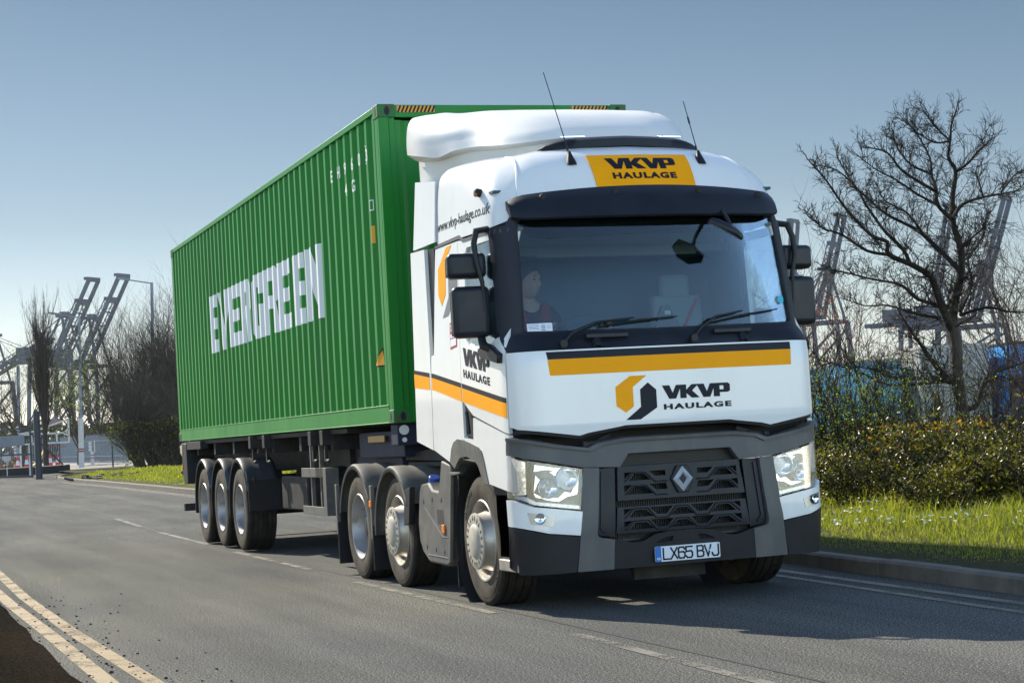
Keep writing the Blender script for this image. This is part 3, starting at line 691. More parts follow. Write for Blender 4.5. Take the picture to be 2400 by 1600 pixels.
# ---- front panel with its livery ----
pan = fpanel('front_panel', [[[(-1.232, 1.9), (-1.236, 1.36), (-1.20, 1.338), (-.77, 1.271), (-.70, 1.289), (-.48, 1.318), (-.42, 1.328), (.42, 1.328), (.48, 1.318), (.70, 1.289), (.77, 1.271), (1.20, 1.338), (1.236, 1.36), (1.232, 1.9)]]], WHITE, 0, .03)
fpanel('panel_lip', [[(-1.225, 1.37), (-1.215, 1.312), (-.77, 1.247), (-.70, 1.265), (-.48, 1.295), (-.42, 1.305), (.42, 1.305), (.48, 1.295), (.70, 1.265), (.77, 1.247), (1.215, 1.312), (1.225, 1.37), (.77, 1.30), (.42, 1.35), (-.42, 1.35), (-.77, 1.30)]], BLACK, -.012, .05)
fpanel('orange_stripe', [[(-.982, 1.833), (-.970, 1.716), (.982, 1.716), (.985, 1.833)]], ORANGE, .0022, .002, pan)
fpanel('dark_stripe', [[(-.988, 1.888), (-.982, 1.834), (.985, 1.834), (.988, 1.888)]], NAVY, .0022, .002, pan)
LOGO_O = [(-.365,1.686),(-.235,1.686),(-.348,1.603),(-.348,1.462),(-.41,1.419),(-.482,1.470),(-.482,1.609)]
LOGO_B = [(-.228,1.632),(-.165,1.577),(-.165,1.445),(-.30,1.364),(-.415,1.364),(-.292,1.455),(-.292,1.583)]
fpanel('logo', [[LOGO_O]], ORANGE, .0022, .002, pan); fpanel('logo', [[LOGO_B]], NAVY, .0022, .002, pan)
# heavy wide italic-free capitals for the haulage company's name, in a unit box
VK = {'V': (1.0, [[(0,1),(.42,1),(.60,.42),(.80,1),(1.12,1),(.78,0),(.38,0)]]),
      'K': (1.0, [[(0,0),(.36,0),(.36,.36),(.66,0),(1.12,0),(.70,.53),(1.08,1),(.68,1),(.36,.60),(.36,1),(0,1)]]),
      'P': (1.0, [[(0,0),(.36,0),(.36,.30),(.85,.30),(.98,.40),(.98,.88),(.85,1),(0,1)],[(.36,.50),(.60,.50),(.60,.80),(.36,.80)]])}
def vkvp(x0, x1, z0, z1):
    adv = [('V', 0), ('K', 1.03), ('V', 2.0), ('P', 3.0)]; tot = 3.98; k = (x1-x0)/tot; h = z1-z0
    return [[[(x0+(o+p[0])*k, z0+p[1]*h) for p in lp] for lp in VK[c][1]] for c, o in adv]
def ftext(txt, x0, x1, z0, z1, fmap, m, parent, bold=.05, off=.0025, space=1.25, dirn=1):
    bm, wd = text_bm(txt, z1-z0, bold, 1, space); k = (x1-x0)/wd
    place_bm(bm, lambda u, v: (x0+u*k, z0+v)); cut_bm(bm, (.05, 0)); return skin_build('lettering', bm, fmap, m, parent, off, .002)
for p in vkvp(-.118, .437, 1.503, 1.603): fpanel('lettering', [p], NAVY, .0025, .002, pan)
ftext('HAULAGE', -.112, .442, 1.428, 1.466, fm, NAVY, pan)
# ---- dark cowl and windscreen surround (one skin with the glass opening) ----
GL_ = [(-1.085,2.075),(-1.07,2.052),(-.8,2.044),(0,2.036),(.8,2.044),(1.07,2.052),(1.085,2.075),(1.045,2.89),(1.02,2.93),(-1.02,2.93),(-1.045,2.89)]
fpanel('windscreen_surround', [[[(-1.226,1.905),(1.226,1.905),(1.228,2.0),(1.205,2.855),(1.12,2.862),(1.07,2.96),(-1.07,2.96),(-1.12,2.862),(-1.205,2.855),(-1.228,2.0)], GL_]], COWL, .004, .03)
def glass(name, tint=(.6, .75, .85), refl=.10, rough=.0):
    m = bpy.data.materials.new(name); m.use_nodes = True; t = m.node_tree; t.nodes.remove(t.nodes['Principled BSDF']); MATS[name] = m
    g = t.nodes.new('ShaderNodeBsdfGlossy'); g.inputs['Roughness'].default_value = rough; g.inputs['Color'].default_value = (.95, .97, 1, 1)
    tr_ = t.nodes.new('ShaderNodeBsdfTransparent'); tr_.inputs[0].default_value = (*tint, 1)
    lw = t.nodes.new('ShaderNodeFresnel'); lw.inputs[0].default_value = 1.5; mr = t.nodes.new('ShaderNodeMath'); mr.operation = 'MULTIPLY_ADD'; mr.inputs[1].default_value = .6; mr.inputs[2].default_value = refl
    mx = t.nodes.new('ShaderNodeMixShader'); t.links.new(lw.outputs[0], mr.inputs[0]); t.links.new(mr.outputs[0], mx.inputs[0]); t.links.new(tr_.outputs[0], mx.inputs[1]); t.links.new(g.outputs[0], mx.inputs[2])
    t.links.new(mx.outputs[0], t.nodes['Material Output'].inputs[0]); return m
WSG = glass('windscreen_glass', (.84, .92, .95), .0); SIDEG = glass('side_glass', (.86, .92, .93), .02)
def inset(p, d):
    cx = sum(q[0] for q in p)/len(p); cz = sum(q[1] for q in p)/len(p); return [(q[0]+math.copysign(d, q[0]-cx), q[1]+math.copysign(d, q[1]-cz)) for q in p]
ws = fpanel('windscreen', [[inset(GL_, .02)]], WSG, -.012, .004)
# rubber gasket line
fpanel('gasket', [[inset(GL_, .012), inset(GL_, -.006)]], MESH, .006, .006, ws)
# wiper arms and blades
def on_front(p, d): q, n = fm(*p); return q+n*d
def wiper(px_, pts):
    mb = MB(); P = [on_front(p, d) for p, d in pts]
    mb.tube([P[0]-Vector((0, .0, 0)), P[1], P[2]], [.016, .014, .011], 8); mb.tube([P[2], P[3]], [.011, .007], 8)
    b0 = on_front((pts[4][0][0], pts[4][0][1]), .022); b1 = on_front((pts[5][0][0], pts[5][0][1]), .022)
    mb.lathe([(-.03, 0), (-.03, .03), (.01, .03), (.012, 0)], 16, 'y', P[0])
    a = mb.build('wiper', BLACK, trk, bev=.002); m2 = MB()
    m2.tube([b0, (b0+b1)/2+Vector((0, -.006, .006)), b1], [.006, .012, .005], 6); m2.tube([b0-Vector((0, -.012, 0)), b1-Vector((0, -.012, 0))], .005, 6); m2.build('wiper_blade', MESH, a)
wiper(0, [((-.86, 1.925), .035), ((-.77, 1.99), .045), ((-.575, 2.085), .045), ((-.28, 2.112), .035), ((-.55, 2.060), 0), ((.07, 2.112), 0)])
wiper(0, [((.15, 1.93), .035), ((.24, 2.0), .045), ((.375, 2.095), .045), ((.62, 2.135), .035), ((.28, 2.045), 0), ((.955, 2.145), 0)])
# washer-step handles moulded on the cowl
for x0, x1 in ((-.67, -.35), (.34, .66)):
    mb = MB(); a = on_front((x0, 1.975), .03); b = on_front((x1, 1.975), .03)
    mb.beam(a, b, .03, .035); mb.beam(on_front((x0+.08 if x0 < 0 else x1-.08, 1.915), .02), on_front((x0+.08 if x0 < 0 else x1-.08, 1.975), .02), .05, .02, (0, 1, 0))
    mb.build('cowl_handle', COWL, trk, bev=.006)
    mb = MB(); xx = x0+.02 if x0 < 0 else x1-.13
    for k in (0, 1): mb.beam(on_front((xx+.03+k*.05, 1.905), .014), on_front((xx+.03+k*.05, 1.95), .014), .012, .012, (0, 1, 0))
    build_each(mb, 'hinge', MESH, trk)
# papers on the glass
PAPER = mat('paper_white', (.72, .78, .85), .6)
st = fpanel('permit_card', [[[(-1.065, 2.108), (-.885, 2.108), (-.885, 2.048), (-1.065, 2.048)]]], PAPER, .0, .002, ws)
mb_ = [[[(-1.055+.0, 2.098-.010*k), (-.985+.01*(k % 2), 2.098-.010*k), (-.985+.01*(k % 2), 2.0955-.010*k), (-1.055, 2.0955-.010*k)]] for k in range(4)]+[[[(-.965, 2.095-.012*k), (-.935, 2.095-.012*k), (-.935, 2.090-.012*k), (-.965, 2.090-.012*k)]] for k in range(4)]+[[[(-.925, 2.092-.012*k), (-.893, 2.092-.012*k), (-.893, 2.090-.012*k), (-.925, 2.090-.012*k)]] for k in range(3)]
fpanel('print', mb_, mat('print_blue', (.04, .06, .16), .6), .0012, .001, st)
fpanel('round_sticker', [[[(1.02+.028*math.cos(a*math.pi/8), 2.225+.034*math.sin(a*math.pi/8)) for a in range(16)]]], mat('sticker_cyan', (.02, .42, .62), .4), .001, .002, ws)
# ---- roof ----
RING = [
 [(0,.235,2.95),(.55,.27,2.95),(.95,.37,2.945),(1.11,.465,2.89),(1.20,.60,2.86),(1.217,1.1,2.86),(1.217,1.6,2.87),(1.217,2.12,2.88)],
 [(0,.262,3.03),(.53,.30,3.03),(.95,.395,3.03),(1.11,.49,3.03),(1.19,.66,3.03),(1.21,1.1,3.05),(1.205,1.6,3.06),(1.205,2.12,3.08)],
 [(0,.33,3.19),(.50,.37,3.19),(.89,.465,3.18),(1.06,.56,3.18),(1.16,.72,3.19),(1.19,1.1,3.21),(1.195,1.6,3.22),(1.195,2.12,3.24)],
 [(0,.43,3.34),(.47,.47,3.335),(.82,.56,3.32),(.97,.66,3.315),(1.095,.82,3.32),(1.15,1.15,3.345),(1.17,1.6,3.36),(1.175,2.12,3.38)],
 [(0,.58,3.45),(.44,.61,3.44),(.74,.69,3.425),(.86,.79,3.42),(.98,.94,3.41),(1.065,1.22,3.43),(1.11,1.62,3.445),(1.125,2.12,3.46)],
 [(0,.80,3.52),(.38,.83,3.515),(.60,.90,3.50),(.71,1.0,3.49),(.82,1.12,3.48),(.92,1.35,3.49),(.99,1.68,3.50),(1.02,2.12,3.52)],
 [(0,1.1,3.57),(.25,1.12,3.565),(.38,1.18,3.55),(.45,1.26,3.54),(.53,1.36,3.53),(.62,1.52,3.53),(.70,1.78,3.545),(.75,2.12,3.57)],
 [(0,1.5,3.59),(.08,1.5,3.59),(.13,1.52,3.585),(.16,1.55,3.58),(.19,1.6,3.58),(.22,1.72,3.58),(.25,1.9,3.585),(.27,2.12,3.60)],
 [(0,2.12,3.61)]*8]
def cr(p0, p1, p2, p3, t): return .5*((2*p1)+(p2-p0)*t+(2*p0-5*p1+4*p2-p3)*t*t+(3*p1-p0-3*p2+p3)*t*t*t)
RING = [[(x, (1.1+(y-1.1)*.735 if y > 1.1 else y), z) for x, y, z in r] for r in RING]
def crv(P, t):
    n = len(P)-1; i = min(int(t), n-1); f = t-i; g = lambda k: P[max(0, min(n, k))]
    p0 = g(i-1) if i > 0 else 2*P[0]-P[1]; p3 = g(i+2) if i+2 <= n else 2*P[n]-P[n-1]
    return cr(p0, P[i], P[i+1], p3, f)
NR, NC = 40, 42
def roof_pt(u, v):
    rows = [[Vector(p) for p in r] for r in RING]; return crv([crv(r, u) for r in rows], v)
half = [[roof_pt(7*j/NC, 8*i/NR) for j in range(NC+1)] for i in range(NR+1)]
full = [[Vector((-p.x, p.y, p.z)) for p in reversed(r)]+r[1:] for r in half]
g = gridmesh(full); roof = g.build('cab_roof', WHITE, trk, sharp=50, fix=True)
bmr = bmesh.new(); bmr.from_mesh(roof.data); ROOF_BVH = BVHTree.FromBMesh(bmr); bmr.free()
def rf_front(x, z):
    h, n, _, _ = ROOF_BVH.ray_cast(Vector((x, -3, z)), Vector((0, 1, 0)))
    if h is None: return Vector((x, .5, z)), Vector((0, -1, 0))
    return h, (n if n.y < 0 else -n)
def rf_side(y, z):
    h, n, _, _ = ROOF_BVH.ray_cast(Vector((-3, y, z)), Vector((1, 0, 0)))
    if h is None: return Vector((-1.2, y, z)), Vector((-1, 0, 0))
    return h, (n if n.x < 0 else -n)
def rf_top(x, y):
    h, n, _, _ = ROOF_BVH.ray_cast(Vector((x, y, 6)), Vector((0, 0, -1)))
    return (h, n) if h is not None else (Vector((x, y, 3.3)), Vector((0, 0, 1)))
bm = skin_bm([[[(-.412, 3.385), (-.404, 3.10), (.404, 3.10), (.412, 3.385)]]], (.06, .03)); sign = skin_build('roof_sign', bm, rf_front, ORANGE, trk, .010, .02)
for p in vkvp(-.285, .285, 3.262, 3.352): skin_build('lettering', skin_bm([p], (.05, .03)), rf_front, NAVY, sign, .0125, .002)
bm, wd = text_bm('HAULAGE', .046, .05, 1, 1.2); place_bm(bm, lambda u, v: (-.262+u*.524/wd, 3.185+v)); cut_bm(bm, (.04, .03)); skin_build('lettering', bm, rf_front, NAVY, sign, .0125, .002)
bm, wd = text_bm('www.vkvp-haulage.co.uk', .088, .006, 1); place_bm(bm, lambda u, v: (1.85-u*1.27/wd, 2.975+.0+v)); cut_bm(bm, (.1, .03)); skin_build('lettering', bm, rf_side, NAVY, roof, .002, .002)
# roof seam ribs either side of the centre section
for s in (-1, 1):
    mb = MB(); pts = []
    for k in range(15):
        z = 3.06+.40*k/14; x = s*(1.0-.13*(k/14)**1.5); h, n = rf_front(x, z); pts.append(h+n*.001)
    mb.tube(pts, .011, 8); mb.build('roof_rib', WHITE, roof)
# side marker lamp on the roof flank
mb = MB(); c0, n0 = rf_side(.78, 3.15); mb.tube([c0-n0*.02, c0+n0*.035, c0+n0*.05], [.035, .032, .02], 8); mk = mb.build('marker_lamp', CHASSIS, trk, bev=.004)
mb = MB(); mb.lathe([(-.052, 0), (-.050, .016), (-.03, .02)], 12, 'x', (c0.x+.0-.004, c0.y-.01, c0.z-.01)); mb.build('lamp_lens', mat('lens_amber_dark', (.35, .13, .03), .2), mk)
# black light bar on the roof front
mb = MB(); rows = []
for k in range(25):
    x = -.66+1.32*k/24; e = min(1, (1-abs(x)/.66)*5)**.5; h, n = rf_top(x, .80); y0 = .70+.10*(x/.66)**2; zz = h.z
    rows.append([Vector((x, y0-.05*e, zz-.03)), Vector((x, y0-.04*e, zz+.012+.02*e)), Vector((x, y0+.0, zz+.02+.035*e)), Vector((x, y0+.09, zz+.02+.04*e)), Vector((x, y0+.16, zz+.01)), Vector((x, y0+.16, zz-.03))])
gridmesh(rows).build('roof_light_bar', BLACK, trk, sharp=50)
mb = MB()
for x in (-.40, .42): h, n = rf_top(x, .8); mb.box((x, .80, h.z+.075), (.20, .05, .018), Matrix.Rotation(.1*math.copysign(1, x), 3, 'Z'))
build_each(mb, 'horn_bracket', CHROME, trk, bev=.004)
# whip aerials on their bases
for s, L1, tip in ((-1, .63, (-.13, .10)), (1, .40, (-.07, .05))):
    h, n = rf_front(s*.537, 3.345); mb = MB(); b = h
    rows = []
    for k, (r1, r2) in enumerate(((.075, .055), (.06, .045), (.035, .03), (.018, .018))):
        zz = k*.038; rows.append([b+Vector((math.cos(a)*r1*.62, -.0+math.sin(a)*r2+k*.012, zz-.03)) for a in [i*math.pi/6 for i in range(13)]])
    gridmesh(rows).build('aerial_base', BLACK, trk)
    a0 = b+Vector((0, .04, .08)); a1 = a0+Vector((tip[0], tip[1], L1))
    mb.tube([a0-Vector((0, 0, .03)), a0+(a1-a0)*.12, a0+(a1-a0)*.121, a1], [.009, .007, .0042, .0032], 6)
    if s > 0: mb.tube([a0+(a1-a0)*.55, a0+(a1-a0)*.68], .008, 6)
    mb.build('aerial', BLACK, trk)
# sun visor above the windscreen
rows = []
for k in range(41):
    x = -1.10+2.20*k/40; q = abs(x)/1.10; yl = .07+.215*q**2+.06*max(0, (q-.86)/.14)**2; yt = .235+.145*q*q+.04*max(0, (q-.86)/.14)**2; zt = 3.125-.06*q*q; zl = 2.872+.012*q*q
    if q > .93: zt -= (q-.93)/.07*.03; zl += (q-.93)/.07*.02
    P_ = lambda y, z: Vector((x, y, z))
    rows.append([P_(yt+.03, zt+.004), P_(yt, zt), P_(yt*.62+yl*.38-.018, zt*.62+zl*.38), P_(yl*.8+yt*.2-.012, zl*.8+zt*.2), P_(yl, zl+.01), P_(yl+.02, zl-.004), P_(yl+.035, zl+.02), P_(yt+.02, zt-.06)])
vz = gridmesh(rows); n8 = 8
vz.f += [tuple(range(n8)), tuple(len(vz.v)-1-i for i in range(n8))]
vis = vz.build('sun_visor', COWL, trk, sharp=45)
mb = MB()
for x in (-.86, -.31, .38, .92):
    q = abs(x)/1.11; y = (.235+.145*q*q)*.8+(.05+.215*q*q)*.2-.012; z = (3.125-.06*q*q)*.8+2.875*.2
    mb.lathe([(-.006, 0), (-.006, .014), (-.002, .026), (.01, .03)], 14, 'y', (x, y, z))
build_each(mb, 'visor_screw', MESH, vis)
# ---- roof air deflector ----
def loft(rings, nr, nc, name, m, sharp=50, parent=None, ycap=None):
    rr = [[Vector(p) for p in r] for r in rings]; a, b = len(rr)-1, len(rr[0])-1
    half = [[crv([crv(r, b*j/nc) for r in rr], a*i/nr) for j in range(nc+1)] for i in range(nr+1)]
    full = [[Vector((-p.x, p.y, p.z)) for p in reversed(r)]+r[1:] for r in half]
    return gridmesh(full).build(name, m, parent or trk, sharp=sharp)
DFL = mat('satin_white_fairing', (.76, .74, .71), .42, col2=(.64, .62, .58), vscale=1.5, thr=(.4, .9))
loft([[(0,.88,3.59),(.45,.95,3.595),(.77,1.25,3.60),(.92,1.60,3.64),(1.05,1.81,3.64),(1.13,1.98,3.612),(1.215,2.22,3.658),(1.24,2.5,3.713)],
 [(0,.98,3.70),(.45,1.05,3.70),(.75,1.33,3.70),(.90,1.64,3.72),(1.04,1.85,3.72),(1.13,2.02,3.71),(1.215,2.25,3.74),(1.243,2.5,3.77)],
 [(0,1.24,3.84),(.45,1.29,3.84),(.72,1.5,3.83),(.88,1.73,3.83),(1.02,1.90,3.825),(1.12,2.06,3.82),(1.207,2.27,3.83),(1.24,2.5,3.85)],
 [(0,1.62,3.94),(.45,1.66,3.94),(.70,1.80,3.96),(.86,1.94,3.95),(.99,2.05,3.94),(1.09,2.16,3.935),(1.185,2.32,3.935),(1.228,2.5,3.94)],
 [(0,2.02,4.015),(.45,2.04,4.015),(.70,2.11,4.015),(.85,2.18,4.015),(.97,2.25,4.03),(1.06,2.32,4.02),(1.15,2.41,4.01),(1.20,2.5,4.0)],
 [(0,2.45,4.045),(.45,2.455,4.044),(.70,2.46,4.042),(.84,2.47,4.04),(.95,2.475,4.038),(1.04,2.48,4.05),(1.12,2.49,4.04),(1.175,2.5,4.03)],
 [(0,2.5,4.0),(.45,2.5,4.0),(.70,2.5,4.0),(.84,2.5,4.0),(.95,2.5,4.015),(1.04,2.5,4.01),(1.12,2.51,4.0),(1.175,2.52,3.99)]], 40, 44, 'air_deflector', DFL)
loft([[(0,1.1,3.56),(.45,1.2,3.565),(.72,1.5,3.575),(.84,1.8,3.60),(.96,2.0,3.60),(1.05,2.15,3.59),(1.15,2.36,3.63),(1.18,2.5,3.67)],[(0,.88,3.59),(.45,.95,3.595),(.77,1.25,3.60),(.92,1.60,3.64),(1.05,1.81,3.64),(1.13,1.98,3.612),(1.215,2.22,3.658),(1.24,2.5,3.713)]], 2, 44, 'deflector_underside', DFL)
loft([[(0,1.0,3.46),(.45,1.05,3.44),(.72,1.35,3.40),(.84,1.65,3.38),(.96,1.88,3.38),(1.05,2.05,3.39),(1.12,2.25,3.40),(1.15,2.46,3.42)],
 [(0,1.02,3.58),(.45,1.08,3.585),(.72,1.36,3.60),(.86,1.68,3.63),(.99,1.90,3.63),(1.07,2.06,3.61),(1.13,2.26,3.66),(1.155,2.46,3.71)]], 4, 36, 'deflector_base', DFL)
# ---- cab flanks: doors, quarters, fairings (both sides) ----
TRIM = mat('seam_grey', (.09, .09, .095), .5)
GREYV = mat('silver_vinyl', (.14, .14, .15), .3)
RED = mat('signal_red', (.42, .02, .03), .5)
STR_T = [(.185, 1.563), (1.306, 1.728), (2.053, 1.838), (2.63, 1.895)]; STR_M = [(.185, 1.525), (1.306, 1.691), (2.053, 1.80), (2.63, 1.863)]; STR_B = [(.185, 1.417), (1.306, 1.582), (2.053, 1.702), (2.63, 1.745)]
def band(lo, hi, y0, y1):
    ys_ = [y0]+[q[0] for q in lo if y0 < q[0] < y1]+[y1]
    return [[(y, interp(lo, y)) for y in ys_]+[(y, interp(hi, y)) for y in reversed(ys_)]]
def flat_side(side, X, tiltz=None, tw=0):
    def f(y, z):
        x = X-(tw*(z-tiltz) if tiltz else 0); return Vector((side*x, y, z)), Vector((side, 0, 0))
    return f
WIN = [(.44, 2.765), (.365, 2.12), (.40, 2.03), (.58, 1.985), (1.05, 2.0), (1.15, 2.06), (1.15, 2.70), (1.09, 2.77)]
for s in (-1, 1):
    door = spanel('door', [[[(.262, 1.312), (1.06, 1.470), (1.272, 1.572), (1.308, 1.585), (1.308, 2.846), (1.19, 2.835), (.35, 2.838), (.30, 2.1), (.262, 1.898)], WIN]], WHITE, s, 0, .035)
    wg = spanel('door_window', [[inset(WIN, .012)]], SIDEG, s, -.014, .004, door)
    spanel('window_seal', [[inset(WIN, .004), inset(WIN, -.022)]], MESH, s, -.004, .014, door)
    q = spanel('quarter_panel', [[[(1.318, 1.282), (1.48, 1.292), (1.625, 1.260), (1.715, 1.108), (2.152, 1.212), (2.158, 1.30), (2.112, 1.985), (2.03, 1.99), (1.93, 2.845), (1.318, 2.846)]]], WHITE, s, 0, .035)
    lo = spanel('lower_side_panel', [[[(.262, .885), (.765, .946), (.84, 1.11), (.895, 1.196), (1.184, 1.262), (1.31, 1.278), (1.31, 1.30), (1.085, 1.28), (1.065, 1.450), (.262, 1.300)]]], WHITE, s, 0, .035)
    spanel('inner_shell', [[[(.30, 1.32), (1.06, 1.40), (1.30, 1.30), (1.60, 1.30), (1.72, 1.18), (2.10, 1.25), (2.08, 1.98), (1.95, 2.02), (1.90, 2.84), (.36, 2.83), (.30, 1.9)], WIN]], MESH, s, -.034, .004)
    # handle recess and door handle
    hr = spanel('handle_recess', [[[(1.30, 1.57), (1.075, 1.468), (1.09, 1.285), (1.308, 1.32)]]], BLACK, s, -.018, .02)
    mb = MB(); f_ = sm(s); pts = [f_(1.20, 1.50)[0]+Vector((s*.006, 0, 0)), f_(1.16, 1.42)[0]+Vector((s*.012, 0, 0)), f_(1.17, 1.33)[0]+Vector((s*.004, 0, 0))]; mb.tube(pts, .014, 8); mb.build('door_handle', BLACK, door)
    f1 = skin_build('side_fairing', skin_bm([[[(2.125, 2.868), (2.53, 2.88), (2.645, 1.29), (2.172, 1.212), (2.165, 1.30), (2.12, 2.0)]]], (.2, .2)), flat_side(s, 1.252), WHITE, trk, 0, .03)
    skin_build('fairing_gap', skin_bm([[[(1.94, 2.86), (2.12, 2.865), (2.118, 1.995), (2.032, 1.995)]]], (.2, .2)), flat_side(s, 1.222), BLACK, trk, 0, .02)
    skin_build('upper_fairing', skin_bm([[[(1.87, 2.90), (2.50, 2.90), (2.47, 3.475), (1.885, 3.40)]]], (.1, .1)), flat_side(s, 1.235, 2.9, .07), WHITE, trk, 0, .03)
    # seam strip between doors and roof
    spanel('roof_seam', [[[(.34, 2.836), (1.156, 2.846), (1.255, 2.888), (1.93, 2.876), (1.93, 2.850), (1.27, 2.858), (1.17, 2.82), (.34, 2.808)]]], TRIM, s, .004, .01)
    # livery
    for par, y0, y1, fmx in ((door, .27, 1.300, sm(s)), (q, 1.326, 2.112, sm(s)), (f1, 2.165, 2.615, flat_side(s, 1.252))):
        skin_build('dark_stripe', skin_bm([band(STR_M, STR_T, y0, y1)], (.05, 0)), fmx, NAVY, par, .0022, .002)
        skin_build('orange_stripe', skin_bm([band(STR_B, STR_M, y0, y1)], (.05, 0)), fmx, ORANGE, par, .0022, .002)
    if s < 0:
        mp_ = lambda u: 1.235-u*.645
        polys = vkvp(0, 1, 0, 1)
        for p in polys:
            p2 = [[(mp_(a), 1.868-(1.235-mp_(a))*.147+b*.135) for a, b in lp] for lp in p]; skin_build('lettering', skin_bm([p2], (.05, .0)), sm(s), NAVY, door, .0025, .002)
        bm, wd = text_bm('HAULAGE', .060, .04, 1, 1.25); place_bm(bm, lambda u, v: (1.24-u*.64/wd, 1.776-(u*.64/wd)*.147+v)); cut_bm(bm, (.05, 0)); skin_build('lettering', bm, sm(s), NAVY, door, .0025, .002)
        spanel('logo', [[[(1.48, 2.835), (1.62, 2.83), (1.86, 2.67), (1.86, 2.46), (1.77, 2.37), (1.66, 2.46), (1.66, 2.70), (1.55, 2.79)]]], ORANGE, s, .0022, .002, q)
        spanel('logo', [[[(1.58, 2.70), (1.345, 2.68), (1.345, 2.47), (1.6, 2.28), (1.75, 2.27), (1.58, 2.43)]]], GREYV, s, .0022, .002, q)
        st = spanel('dealer_sticker', [[[(1.57, 2.215), (1.385, 2.235), (1.385, 2.02), (1.56, 2.005)]]], RED, s, .0022, .002, q)
        spanel('sticker_panel', [[[(1.55, 2.125), (1.405, 2.13), (1.405, 2.10), (1.55, 2.095)]], [[(1.55, 2.085), (1.405, 2.09), (1.405, 2.035), (1.55, 2.025)]]], PAPER, s, .0036, .001, st)
        for tx, z0 in (('RENAULT', 2.180), ('TRUCKS', 2.145)):
            bm, wd = text_bm(tx, .026, .01); place_bm(bm, lambda u, v: (1.555-u*.15/wd, z0+v)); skin_build('lettering', bm, sm(s), PAPER, st, .0036, .001)
    # wheel arch trim
    AO = [(1.718,1.112),(1.66,1.22),(1.60,1.268),(1.49,1.294),(1.184,1.262),(.96,1.222),(.885,1.185),(.84,1.11),(.762,.945)]; AI = [(.90,.95),(.945,1.03),(.99,1.08),(1.061,1.120),(1.28,1.155),(1.44,1.145),(1.53,1.105),(1.60,1.06)]
    spanel('arch_trim', [[AO+AI]], DIRTY, s, .006, .03)
    # inner arch shell, black
    mb = MB(); mb.lathe([(s*.80, .60), (s*1.22, .60)], 20, 'x', (0, 1.17, .50), R(-95), R(95)); mb.bb(s*1.0, s*1.2, .25, .80, .40, .93)
    mb.build('arch_liner', MESH, trk)
    # steps ahead of the wheel
    mb = MB(); mb.bb(s*.95, s*1.20, .26, .76, .36, .86); mb.build('step_well', MESH, trk)
    mb = MB(); mb.bb(s*1.0, s*1.235, .24, .68, .30, .385); mb.bb(s*1.02, s*1.21, .24, .42, .73, .77); build_each(mb, 'step_tread', ALU, trk, bev=.008)
    # skirt behind the front wheel: tank cover with bolts, vents, reflector, filler cap
    mb = MB(); SK = [(2.78,.86),(2.72,.92),(2.49,.94),(2.40,.88),(2.22,.87),(2.18,.92),(2.09,1.125),(1.86,1.09),(1.80,1.02),(1.97,.29),(2.05,.262),(2.55,.268),(2.76,.36),(2.84,.45),(2.86,.6)]
    mb.prism(SK, (s*.42, 0, 0), (s*.80, 0, 0), (0, 1, 0)); sk_ = mb.build('side_skirt', DIRTY, trk, bev=.018)
    mb = MB(); mb.prism([(1.80, 1.03), (1.50, 1.03), (1.53, 1.015), (1.75, 1.0), (1.90, .30), (1.965, .285)], (s*.03, 0, 0), (s*1.215, 0, 0), (0, 1, 0)); mb.build('skirt_edge', DIRTY, sk_, bev=.006)
    mb = MB(); mb.bb(s*.8, s*1.19, 1.72, 1.76, .26, 1.0); mb.build('skirt_liner', MESH, trk)
    mb = MB()
    for (yy, zz) in ((2.66, .78), (2.40, .80), (2.14, .80), (2.62, .40), (2.36, .385), (2.12, .375)): mb.lathe([(s*1.221, 0), (s*1.221, .022), (s*1.216, .032)], 14, 'x', (0, yy, zz))
    mv = MB(); [mv.bb(s*1.2215, s*1.219, 2.10+k*.038, 2.114+k*.038, .60, .72) for k in range(5)]; mv.build('vent', MESH, sk_)
    build_each(mb, 'bolt', MESH, sk_)
    mb = MB(); mb.beam((s*1.2195, 2.62, .73), (s*1.2195, 2.14, .50), .010, .006); mb.beam((s*1.2195, 2.14, .50), (s*1.2195, 2.0, .50), .010, .006); mb.beam((s*1.2195, 2.60, .335), (s*1.2195, 2.0, .33), .010, .006); mb.build('skirt_crease', mat('crease', (.24, .235, .22), .6), sk_)
    mb = MB(); mb.bb(s*1.22, s*1.235, 2.06, 2.13, .53, .60); mb.build('reflector', AMBER, sk_, bev=.005)
    mb = MB(); mb.bb(s*1.235, s*1.25, 4.34, 4.40, .70, .76); mb.build('reflector', AMBER, trk, bev=.004)
    if s < 0: mb = MB(); mb.tube([(s*1.12, 2.66, .90), (s*1.12, 2.62, .985)], .05, 16); mb.build('filler_cap', mat('cap_blue', (.02, .07, .35), .4), sk_, bev=.008)
    mb = MB(); mb.bb(s*1.17, s*.86, 1.93, 1.945, .10, .30); mb.build('mudflap', BLACK, trk)
# ---- bumper assembly ----
def sym(half): return [half, [(-x, z) for x, z in reversed(half)]]
UB = [(-1.246,1.285),(-1.21,1.272),(-.97,1.222),(-.72,1.178),(-.64,1.214),(-.45,1.24),(.45,1.24),(.64,1.214),(.72,1.178),(.97,1.222),(1.21,1.272),(1.246,1.285),
      (1.247,1.155),(1.17,1.127),(.77,1.040),(.48,1.026),(.41,1.121),(-.41,1.121),(-.48,1.026),(-.77,1.040),(-1.17,1.127),(-1.247,1.155)]
ub = fpanel('upper_bumper', [[UB]], GREY, .012, .06)
UB2 = [(-1.244,1.284),(-.97,1.222),(-.72,1.178),(-.64,1.214),(-.45,1.24),(.45,1.24),(.64,1.214),(.72,1.178),(.97,1.222),(1.244,1.284),(1.244,1.262),(.97,1.196),(.70,1.152),(.62,1.190),(.43,1.214),(-.43,1.214),(-.62,1.190),(-.70,1.152),(-.97,1.196),(-1.244,1.262)]
